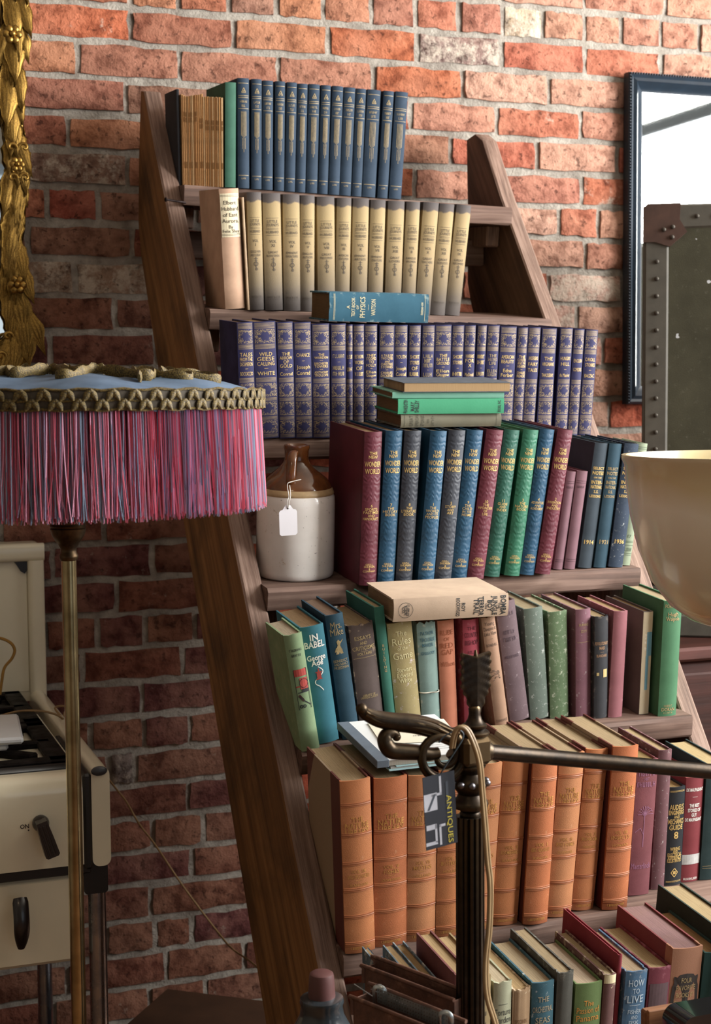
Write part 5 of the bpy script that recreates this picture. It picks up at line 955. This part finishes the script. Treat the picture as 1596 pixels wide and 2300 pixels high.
# thin flex over the stove and down the wall
tf=empty('thin_flex',T(.30,-.35,ST)); tag(tf,'thin buff flex trailing off the stove and down the brick wall','cord'); TF=tf.matrix_world.inverted()
pth=[at(-5,1610,-.42),at(40,1598,-.42),at(90,1597,-.42),at(128,1606,-.40),at(150,1622,-.36)]
q0=Vector((.456,-.30,.87)); pth+=[Vector((.43,-.33,.912)),Vector((.458,-.30,.905)),q0]
pth+=[at(250,1758,-.10),at(283,1800,-.05),at(312,1850,-.05),at(350,1900,-.05),at(400,1975,-.06),at(440,2030,-.08),at(490,2095,-.12),at(520,2130,-.2),at(560,2158,-.3),at(586,2180,-.4)]
m=MB(); m.tube(smoothpath([TF@q for q in pth],6),.0021,6); m.build('flex',plain('buff_flex','#8f7148',.7,var=.2,bump=.2),tf,60)
# ================================================================ fringed floor lamp
LX,LY=.322,-1.2
fl=empty('fringed_floor_lamp',T(LX,LY,0)); tag(fl,'brass floor lamp with a pink and blue fringed shade at left','floor lamp')
pol=NB('polished_aged_brass'); cc=pol.mix(pol.ramp(pol.noise(30,4),[(.35,0),(.7,1)]),lin('#b3a27a'),lin('#8a7a58')); POL=pol.done(cc,.2,1.0)
MB().lathe([(0,0),(.14,0),(.145,.01),(.12,.022),(.06,.035),(.025,.05),(.012,.075),(.0100,.10),(.0100,1.288)],24).build('pole',POL,fl,40)
dbr=metal('dark_bronze','#5e4c36',.35,'#2a211b',scale=40)
MB().lathe([(.0105,1.286),(.0125,1.290),(.0125,1.293),(.0105,1.297),(.0105,1.302),(.0135,1.307),(.014,1.309),(.0175,1.313),(.0215,1.320),(.0235,1.328),(.0225,1.3295),(.0238,1.332),(.0228,1.3345),(.0238,1.337),(.0225,1.341),(.019,1.345),(.016,1.352),(.012,1.36),(.010,1.46),(.0,1.46)],32).build('socket_cap',dbr,fl,40)
RS=.250; ZR=1.503
sh=NB('dusty_blue_silk'); SH=sh.done(sh.mix(sh.ramp(sh.noise(20,4),[(.3,0),(.7,1)]),lin('#5d7187'),lin('#44566a')),.75,0,.3)
m=MB(); v=[];f=[]; prof=[(.02,.027),(.07,.028),(.12,.026),(.17,.021),(.21,.014),(.24,.005),(.252,-.003),(.254,-.018)]; n=96
for r_,z_ in prof:
    for i in range(n): a=2*math.pi*i/n; q=.0025*math.cos(a*8)*(r_/.25); v.append(((r_+q)*math.cos(a),(r_+q)*math.sin(a),ZR+z_+q*1.5))
for j in range(len(prof)-1):
    for i in range(n): f.append((j*n+i,j*n+(i+1)%n,(j+1)*n+(i+1)%n,(j+1)*n+i))
f.append(tuple(range(n))); m.add(v,f); shd=m.build('shade_top',SH,fl,60)
MB().lathe([(.238,ZR-.008),(.242,ZR-.06),(.243,ZR-.115)],64,closed=False).build('shade_lining',plain('dark_rose_lining','#7a3f4a',.85,var=.3),fl,60)
for me in ():pass
# ruched strips across the top
br_=NB('antique_gold_braid'); wv=br_.noise(600,2); BR=br_.done(br_.mix(br_.ramp(wv,[(.35,0),(.65,1)]),lin('#2e2514'),lin('#75622f')),.6,.25); br_.bump(wv,.8,.001)
lm=MB(); pts=[(0,-.0,.0)]
v=[];f=[]
for i in range(7):
    t=i/6; wd=.0040*math.sin(math.pi*(.10+.84*t))+.0004
    for j in range(5):
        s_=2*j/4-1; v.append((s_*wd,-.0022*(1-s_*s_)-.0006,-.0150*t))
for i in range(6):
    for j in range(4): f.append((i*5+j,i*5+j+1,(i+1)*5+j+1,(i+1)*5+j))
lm.add(v,f); lme=lm.mesh('braid_loop'); lme.materials.append(BR); lme.shade_smooth()
NL_=62
for row in range(2):
    for i in range(NL_):
        for sg in (-1,1):
            a=2*math.pi*(i+.5*row)/NL_
            if math.sin(a)>.35: continue
            o=bpy.data.objects.new('braid_loop',lme); col.objects.link(o); o.parent=shd
            o.matrix_local=T((RS+.0085)*math.cos(a),(RS+.0085)*math.sin(a),ZR+.006-.0112*row)@Matrix.Rotation(a+math.pi/2,4,'Z')@RY(sg*30)
m=MB()
for zz,rr_ in ((ZR+.006,.0016),(ZR-.0065,.0013),(ZR-.0175,.0016)):
    m.tube([((RS+.007)*math.cos(2*math.pi*i/120),(RS+.007)*math.sin(2*math.pi*i/120),zz+.0012*math.cos(i*math.pi/1.7)) for i in range(121)],rr_,5,cap=False)
m.build('braid_cord',BR,shd,60)
MB().lathe([(RS+.0056,ZR+.006),(RS+.0066,ZR+.004),(RS+.0070,ZR-.0165),(RS+.0060,ZR-.0185),(RS+.0040,ZR-.0185),(RS+.0040,ZR+.006)],96,closed=True).build('braid_backing',plain('dark_braid_net','#41382a',.8,var=.4,scale=200,bump=.4),shd,60)
rr=random.Random(8)
for k,(a0,rad_,ln) in enumerate(((-1.9,.13,.9),(-1.35,.15,1.1),(-.95,.17,.8),(-2.4,.15,.9),(-.5,.18,.9),(-2.9,.17,.7),(-1.6,.06,1.3))):
    m=MB(); P=[]
    for i in range(22):
        t=i/21; a=a0+(t-.5)*ln*.8; r_=rad_+.03*math.sin(t*9+k); z_=ZR+.028-max(0,r_-.12)*.13*(1+max(0,(r_-.16)*5)); P.append((r_*math.cos(a),r_*math.sin(a),z_+.004))
    m.tube(P,[.0085*(.4+.6*abs(math.sin(i*.9+.4))) for i in range(22)],7,flat=.35,upv=(0,0,1) if 0 else None); m.build('braid_applique',BR,shd,60)
# the fringe itself: too many threads to count
v=[];f=[];cl=[]; rr=random.Random(5)
def strand(a,r0,c,zb,lean_,wob):
    o=len(v); seg=5
    for i in range(seg+1):
        t=i/seg; aa=a+lean_*t*t+wob*math.sin(t*5+a*30)*t; r_=r0+.006*t; x,y,z=r_*math.cos(aa),r_*math.sin(aa),ZR-.016+(zb-(ZR-.016))*t
        for j in range(3): b=2.094*j+a; v.append((x+.00062*math.cos(b),y+.00062*math.sin(b),z)); cl.append(c)
    for i in range(seg):
        for j in range(3): f.append((o+i*3+j,o+i*3+(j+1)%3,o+(i+1)*3+(j+1)%3,o+(i+1)*3+j))
PK=[lin(q) for q in ('#c25a6c','#cf7284','#b54c60','#c985a0','#d49ab2')]; BLU=[lin(q) for q in ('#7a8ca2','#94a8ba','#66768e','#9c8fb0')]
for i in range(4300):
    a=rr.uniform(0,2*math.pi)
    if math.sin(a)>.55 and rr.random()<.7: continue
    c=rr.choice(PK) if rr.random()<.64 else rr.choice(BLU); k=rr.uniform(.75,1.12); c=(c[0]*k,c[1]*k,c[2]*k,1)
    strand(a,RS+rr.uniform(-.004,.005),c,1.360+rr.uniform(-.006,.004),rr.gauss(0,.016),rr.uniform(-.003,.003))
me=bpy.data.meshes.new('fringe'); me.from_pydata(v,[],f); ca=me.color_attributes.new('Col','FLOAT_COLOR','POINT')
for i,c in enumerate(cl): ca.data[i].color=c
fr=NB('silk_fringe'); at_=fr.nt.nodes.new('ShaderNodeAttribute'); at_.attribute_name='Col'; FR_=fr.done(at_.outputs['Color'],.6,0,.4)
o=link('fringe',me,FR_,fl); o['kind']='stuff'
# ================================================================ bronze bridge lamp, foreground
BX,BY=.719,-1.60
bl=empty('bridge_lamp',T(BX,BY,0)); tag(bl,'dark bronze bridge lamp with fluted column, scroll arm and arrow finial','floor lamp'); BI=bl.matrix_world.inverted()
BZ=NB('dark_bronze_patina'); f=BZ.ramp(BZ.noise(55,6,rough=.7),[(.35,0),(.72,1)]); cc=BZ.mix(f,lin('#3a3025'),lin('#1f1b18')); g2=BZ.nt.nodes.new('ShaderNodeNewGeometry'); cc=BZ.mix(BZ.ramp(g2.outputs['Pointiness'],[(.53,0),(.64,.6)]),cc,lin('#7a6444')); BZ.bump(BZ.noise(400,3),.15,.0006); BRZ=BZ.done(cc,.38,.85)
zt=at(1055,1832,BY).z
m=MB(); v=[];f=[]; n=60
for z_ in [0.05+(zt-.05)*i/10 for i in range(11)]:
    for i in range(n):
        a=2*math.pi*i/n; r_=.0170-.0022*max(0,math.cos(15*a))**.6; v.append((r_*math.cos(a),r_*math.sin(a),z_))
for j in range(10):
    for i in range(n): f.append((j*n+i,j*n+(i+1)%n,(j+1)*n+(i+1)%n,(j+1)*n+i))
f.append(tuple(range(n))[::-1]); f.append(tuple(range(10*n,11*n))); m.add(v,f); m.build('fluted_column',BRZ,bl,30)
MB().lathe([(0,0),(.15,0),(.15,.012),(.12,.022),(.05,.032),(.025,.045),(.02,.055),(.0,.055)],40).build('base',BRZ,bl,40)
def zz(py): return at(1058,py,BY).z
S=.000545*1.04
cap=[(17,1836),(21,1832),(22,1826),(20,1822),(23,1817),(36,1812),(38,1804),(36,1797),(28,1790),(25,1782),(29,1775),(34,1768),(36,1760),(33,1750),(26,1742),(22,1736),(24,1730),(30,1724),(33,1718),(26,1714),(22,1712)]
MB().lathe([(r_*S,zz(py)) for r_,py in cap],40).build('capital',BRZ,bl,50)
m=MB(); m.bbox(-.0195,.0195,-.0195,.0195,zz(1714),zz(1652),.005,RZ(12)); m.build('junction_block',BRZ,bl,30)
cap=[(22,1654),(30,1650),(31,1645),(27,1641),(22,1638),(25,1633),(26,1628),(20,1624),(15,1616),(12,1604),(13,1592),(10,1586),(0,1586)]
MB().lathe([(r_*S,zz(py)) for r_,py in cap],32,T(.006,0,0)).build('neck',BRZ,bl,50)
m=MB()
for k in range(10):
    a=k*math.pi/5; m.ball((.0205*math.cos(a),.0205*math.sin(a),zz(1756)),.0042,6)
o=m.build('beads',metal('worn_pewter','#8c8a90',.3),bl,60); o['kind']='stuff'
# arrow-feather finial
fz0,fz1=zz(1600),zz(1466); H=fz1-fz0; fx=.0075
def fing(t):   # half width of the vane along its height
    return .0055+.0125*min(1,t/.38)**.9 if t<.38 else .0180-.0004*math.sin(t*20)
for sg in (-1,1):
    v=[];f=[]; NS=30; NW=6
    for side in (0,1):
        for i in range(NS+1):
            t=i/NS
            for j in range(NW+1):
                s_=j/NW; ph=(t*7+s_*1.5); ser=.0010*math.sin(ph*2*math.pi)*s_**3
                wd=fing(t)*s_+ser; z_=fz0+H*(t*.93+.075*s_*(1 if t>.2 else t*5)); th=.0050*(1-.5*s_)+.0006*math.sin(ph*2*math.pi)*s_
                v.append((fx+sg*wd,(-1 if side==0 else 1)*th,z_))
    q=(NS+1)*(NW+1)
    for side in (0,1):
        for i in range(NS):
            for j in range(NW): a=side*q+i*(NW+1)+j; f.append((a,a+1,a+NW+2,a+NW+1))
    for i in range(NS): a=i*(NW+1)+NW; f.append((a,a+NW+1,a+NW+1+q,a+q))
    for j in range(NW): a=NS*(NW+1)+j; f.append((a,a+1,a+1+q,a+q)); f.append((j,j+1,j+1+q,j+q))
    m=MB().add(v,f); m.build('feather_vane',BRZ,bl,45)
m=MB(); m.tube([(fx,0,fz0-.012),(fx,0,fz0+.02),(fx,0,fz0+H*.6),(fx,0,fz1-.004),(fx,0,fz1+.003)],[.0055,.0042,.0034,.0026,.0012],10); m.build('feather_shaft',BRZ,bl,60)
# scroll bracket (left) and arm (right)
def P(px,py,dy=0): return BI@at(px,py,BY+dy)
m=MB(); pth=[P(1040,1668),P(1005,1652),P(970,1636),P(930,1626),P(890,1622),P(850,1615),P(822,1603),P(808,1592)]
sp_=smoothpath(pth,6); k=len(sp_); m.tube(sp_,[.0095+.004*math.sin(math.pi*i/k) -.0045*(i/k) for i in range(k)],12,flat=.75)
m.ball(P(812,1592),.0068,8)
for off in (-.008,-.0027,.0027,.008):
    m.tube([q+Vector((0,-.0085*(1-.45*i/k)+abs(off)*.35,off*(1-.5*i/k))) for i,q in enumerate(sp_[3:-5])],[.0026*(1-.4*i/k) for i in range(len(sp_[3:-5]))],6)
m.build('scroll_wing',BRZ,bl,60)
m=MB(); pth=[P(930,1622),P(905,1634),P(880,1636),P(866,1646),P(864,1662),P(874,1676),P(890,1672),P(893,1656),P(884,1648)]
m2=smoothpath([P(892,1654),P(882,1646),P(868,1650),P(864,1666),P(876,1684),P(900,1688),P(935,1690),P(965,1694),P(985,1690)],6); k=len(m2)
m.tube(m2,[.0045+.0055*math.sin(math.pi*min(1,i/k*.9)) for i in range(k)],10); m.ball(P(890,1655),.0052,7); m.build('scroll_small',BRZ,bl,60)
m=MB(); cc_=P(994,1697,-.006); pts=[]
for i in range(34):
    a=-.9+i*.30; r_=.0265*(1-max(0,i-15)/26); pts.append(cc_+Vector((r_*math.cos(a),0,-r_*math.sin(a))))
m.tube(pts,[.0068-.0001*i for i in range(34)],10); m.tube(smoothpath([P(1012,1688),P(1025,1700),P(1040,1705)],4),.008,8); m.build('scroll_volute',BRZ,bl,60)
m=MB(); a0=P(1088,1688); a1=P(1596,1733,.0); a2=a1+(a1-a0)*.35
m.tube([a0,a0+(a1-a0)*.03,a0+(a1-a0)*.5,a1,a2],[.0145,.0092,.0094,.0096,.0096],20); m.ball(a0,.013,8); m.build('arm',BRZ,bl,50)
m=MB(); m.lathe([(.0,0),(.019,0),(.021,-.02),(.026,-.05),(.0,-.05)],20,T(*a2)); m.build('socket',BRZ,bl,50)
# flex down the column
fxo=empty('lamp_flex',T(BX,BY-.02,zz(1640)+0)); tag(fxo,'buff electric flex looping over the bridge lamp and down its column','cord'); FI=fxo.matrix_world.inverted()
pth=[at(1012,1680,BY-.03),at(1018,1650,BY-.035),at(1030,1634,BY-.038),at(1046,1640,BY-.04),at(1062,1672,BY-.042),at(1074,1715,BY-.04),at(1080,1780,BY-.036),at(1086,1850,BY-.034),at(1092,1930,BY-.03),at(1098,1990,BY-.03),at(1096,2080,BY-.03),at(1088,2170,BY-.03),at(1092,2240,BY-.032),at(1112,2310,BY-.034),at(1128,2400,BY-.034)]
m=MB(); sp_=smoothpath([FI@q for q in pth],6); m.tube(sp_,.0026,8); m.tube([q+Vector((.0034,.001,0)) for q in sp_],.0026,8); m.build('flex',plain('buff_lamp_flex','#8b7350',.5,var=.2,bump=.05),fxo,60)
# swing ticket
tc=at(988,1820,BY-.028); st=empty('shop_ticket',T(*tc)@RY(-3)@RZ(14)); tag(st,'dark printed shop ticket lettered ANTIQUES wired to the bridge lamp','price tag'); 
hw,hh=.0225,.0425
MB().prism([(-hw,-hh),(hw,-hh),(hw,hh),(-hw,hh)],-.0004,.0004,'y').build('card',plain('navy_black_card','#141a24',.45,var=.1,bump=0),st,0)
m=MB()
def qd(x0,x1,z0,z1): m.add([(x0,-.0007,z0),(x1,-.0007,z0),(x1,-.0007,z1),(x0,-.0007,z1)],[(0,1,2,3)])
qd(-.0225,-.004,.002,.022); qd(-.0225,-.006,-.038,-.034); qd(-.021,-.006,-.020,-.014); qd(-.009,-.006,-.036,-.014); qd(-.003,.0,-.040,-.016); qd(-.003,.006,-.019,-.016); qd(.0,.003,.018,.040); qd(-.012,.003,.018,.021)
o=m.build('pale_print',plain('grey_white_print','#9c9ea6',.6,var=.2,bump=0),st,0); o['kind']='stuff'
m=MB(); m.add([(-.0185,-.0010,.003),(-.0155,-.0010,.003),(-.0055,-.0010,.020),(-.0085,-.0010,.020)],[(0,1,2,3)]); qd(.009,.0125,-.002,.032); m.build('dark_print',plain('print_navy','#27303c',.6,bump=0),st,0)
m=MB(); V,F,wd=glyphs('ANTIQUES',.0); cap=.0072; sx=.056/wd; m.add([(.0128+b_*cap-.0036,-.0012,-.012-a*sx) for a,b_ in V],F); o=m.build('yellow_lettering',plain('olive_yellow_print','#b3a52e',.6,bump=0),st,0); o['kind']='stuff'
I=st.matrix_world.inverted(); m=MB(); m.tube(smoothpath([(.004,0,hh),I@at(1000,1720,BY-.03),I@at(1020,1690,BY-.03),I@at(1040,1655,BY-.03),I@at(1030,1640,BY-.03),I@at(1000,1652,BY-.03),I@at(985,1668,BY-.03)],5),.0009,6); m.build('wire',plain('dark_twist_wire','#33424a',.5,bump=0),st)
# ================================================================ clutter along the bottom edge
BTZ=.47; bp=at(722,2222,-1.41)
bo=empty('stoneware_bottle',T(bp.x,-1.41,BTZ+.0008)); tag(bo,'dark glazed stoneware bottle with a brown stopper at the bottom of the shelf','bottle'); zt_=bp.z-BTZ
MB().lathe([(0,0),(.052,0),(.056,.01),(.056,zt_-.115),(.054,zt_-.095),(.046,zt_-.066),(.034,zt_-.045),(.0285,zt_-.034),(.0265,zt_-.022),(.0285,zt_-.017),(.0275,zt_-.012),(.019,zt_-.010)],40).build('body',plain('dark_slip_glaze','#3c4246',.2,var=.5,scale=20,bump=.05,coat=.4,c2='#23282c'),bo,50)
MB().lathe([(0,zt_-.03),(.0165,zt_-.03),(.0175,zt_-.008),(.0160,zt_+.016),(.0150,zt_+.020),(.012,zt_+.022),(0,zt_+.022)],32).build('stopper',plain('brown_rubber_stopper','#5c3a38',.5,var=.25,bump=.1),bo,40)
# rusty tin box with a perforated strip inside
RUST=NB('rusted_tin'); f=RUST.ramp(RUST.noise(35,6,rough=.7),[(.3,0),(.7,1)]); cc=RUST.mix(f,lin('#7a5646'),lin('#46342d')); cc=RUST.mix(RUST.ramp(RUST.noise(90,5),[(.58,0),(.7,.7)]),cc,lin('#8a6a58')); RUST.bump(RUST.noise(200,5),.5,.0015); RU=RUST.done(cc,.6,.45)
def tinbox(px,py,Y,L,wd,h,ang,nm,lab,ins):
    c=at(px,py,Y); h=c.z-BTZ-.0008; r_=empty(nm,T(c.x,Y,c.z)@RZ(ang)@RX(0)); tag(r_,lab,'tin box'); t=.0016
    pr=[(0,0),(.02,.010),(.05,.014)]
    def plate(x0,x1,y0,y1,z0,z1,n_): MB().bbox(x0,x1,y0,y1,z0,z1,.0006).build(n_,RU,r_,0)
    plate(0,L,0,t,-h,0,'front_wall'); plate(0,L,wd-t,wd,-h,.006,'back_wall'); plate(0,t,0,wd,-h,0,'end_wall'); plate(L-t,L,0,wd,-h,0,'end_wall'); plate(0,L,0,wd,-h,-h+t,'bottom')
    m=MB(); m.tube(smoothpath([(-.001,wd,-.012),(-.001,wd,.002),(.004,wd,.007),(L,wd,.006)],4),.0026,8); m.tube(smoothpath([(-.001,0,-.02),(-.001,0,-.002),(.006,0,.001),(L,0,.001)],4),.0026,8); m.tube([(-.001,0,-.012),(-.001,wd,-.010)],.0026,8); m.build('rolled_rim',RU,r_,60)
    if ins:
        m=MB(); nx,nz=26,4; c_=.0044; hs=.0015; y=wd*.55; x00=.022; z00=-.004
        for i in range(nx):
            for j in range(nz):
                x=x00+i*c_; z=z00+j*c_; o_=[(x,z),(x+c_,z),(x+c_,z+c_),(x,z+c_)]; q=[(x+hs,z+hs),(x+c_-hs,z+hs),(x+c_-hs,z+c_-hs),(x+hs,z+c_-hs)]
                m.add([(a,y,b_) for a,b_ in o_]+[(a,y,b_) for a,b_ in q],[(k,(k+1)%4,4+(k+1)%4,4+k) for k in range(4)])
        o=m.build('perforated_strip',metal('grey_steel_mesh','#a9b0b0',.45,'#6f7676'),r_,0)
        for xx in (.02,.02+nx*c_*.93):
            m=MB(); m.tube(smoothpath([(xx,y-.002,-.01),(xx,y-.003,.012),(xx+.006,y,.0165),(xx+.012,y+.003,.012),(xx+.012,y+.004,-.004)],5),.0026,6,flat=.3); m.build('spring_clip',metal('bright_steel','#c3ccce',.25),r_,60)
        m=MB(); m.tube([(.01,wd*.6,.008),(L*.95,wd*.62,.0015)],.0007,6); m.tube([(-.008,wd*.3,.012),(.02,wd*.4,.004)],.0007,6); m.build('loose_wire',metal('bright_steel','#c3ccce'),r_,0)
    return r_
tinbox(792,2242,-1.545,.150,.034,.11,-66,'rusty_tin_box','rusty open tin box with a perforated steel strip at the bottom edge',True)
tinbox(818,2172,-1.475,.150,.020,.11,-66,'rusty_tin_tray','rusty narrow tin standing behind the perforated one',False)
sb=empty('low_bench',T(.56,-1.56,0)); tag(sb,'low dark wooden bench under the rusty tins and the stoneware bottle','bench')
MB().bbox(-.13,.105,-.15,.215,BTZ-.028,BTZ,.004).build('seat',dw,sb,0)
for xx in (-.12,-.03):
    for yy in (-.14,.185): MB().bbox(xx,xx+.022,yy,yy+.022,0,BTZ-.0285,.002).build('leg',dw,sb,0)
# wooden box and black bakelite case, lower right
c=at(1456,2272,-1.62); wb=empty('wooden_box',T(c.x,-1.62,c.z-.12)); tag(wb,'small brown wooden box at the lower right edge in front of the books','box')
wbm=wood('brown_box_wood','#7a5236','#523421','#96683f',axis=0,fine=60,stain=.2)
MB().bbox(0,.075,.0,.006,.0,.098,.001).build('lower_plank',wbm,wb,0); MB().bbox(0,.075,.0,.006,.0985,.12,.001).build('upper_plank',wbm,wb,0)
MB().bbox(0,.075,.0062,.02,.0,.117,.002).build('case',wbm,wb,0)
c=at(1532,2288,-1.68); bk_=empty('bakelite_case',T(c.x,-1.68,c.z-.10)); tag(bk_,'shiny black bakelite case at the bottom right corner','case')
m=MB(); rbox(m,0,.12,.0,.045,0,.10,.018,'y',8); m.build('shell',plain('gloss_black','#0b0d12',.1,var=.1,bump=0,coat=.5),bk_,40)
m=MB(); rbox(m,.016,.10,-.004,.0,.012,.084,.010,'y',6); m.build('face_plate',plain('dark_blue_gloss','#1b2733',.15,var=.2,bump=0),bk_,40)
c=at(1520,2400,-1.64); lb_=empty('low_table',T(1.02,-1.60,0)); zt2=min(at(1456,2272,-1.62).z-.1206,at(1532,2288,-1.68).z-.1006)
tag(lb_,'low dark table carrying the wooden box and black case below the frame','table')
MB().bbox(-.03,.30,-.14,.03,zt2-.03,zt2-.0003,.004).build('tabletop',dw,lb_,0)
for xx in (-.02,.26):
    for yy in (-.12,-.005): MB().bbox(xx,xx+.025,yy,yy+.025,0,zt2-.031,.002).build('leg',dw,lb_,0)
# studded leather chest in the lower left corner
c=at(430,2205,-.30); ch=empty('studded_chest',T(c.x+.02,-.36,0)@RZ(-38)); tag(ch,'dark brown studded leather chest on the floor behind the shelf upright','chest')
LC=plain('brown_chest_leather','#4a3120',.55,var=.4,scale=12,bump=.2)
MB().bbox(-.16,.26,-.14,.14,.0,.20,.008).build('body',LC,ch,30); MB().bbox(-.165,.265,-.145,.145,.203,.265,.012).build('lid',LC,ch,30)
sm_=MB().ball((0,0,0),.0036,5,1,.5,1).mesh('stud'); sm_.materials.append(metal('dark_stud','#4c4034',.5))
for i in range(24):
    o=bpy.data.objects.new('stud',sm_); col.objects.link(o); o.parent=ch; o.location=(-.15+.0174*i,-.1465,.252)
c=at(560,2240,-.62); pn=empty('dark_plank',T(c.x+.02,-.72,0)); tag(pn,'dark scrap board leaning at the foot of the left upright','board')
MB().bbox(-.08,.06,-.012,.012,0,.36,.003).build('board',dw,pn,0); pn.rotation_euler=(rad(-14),rad(-24),0)
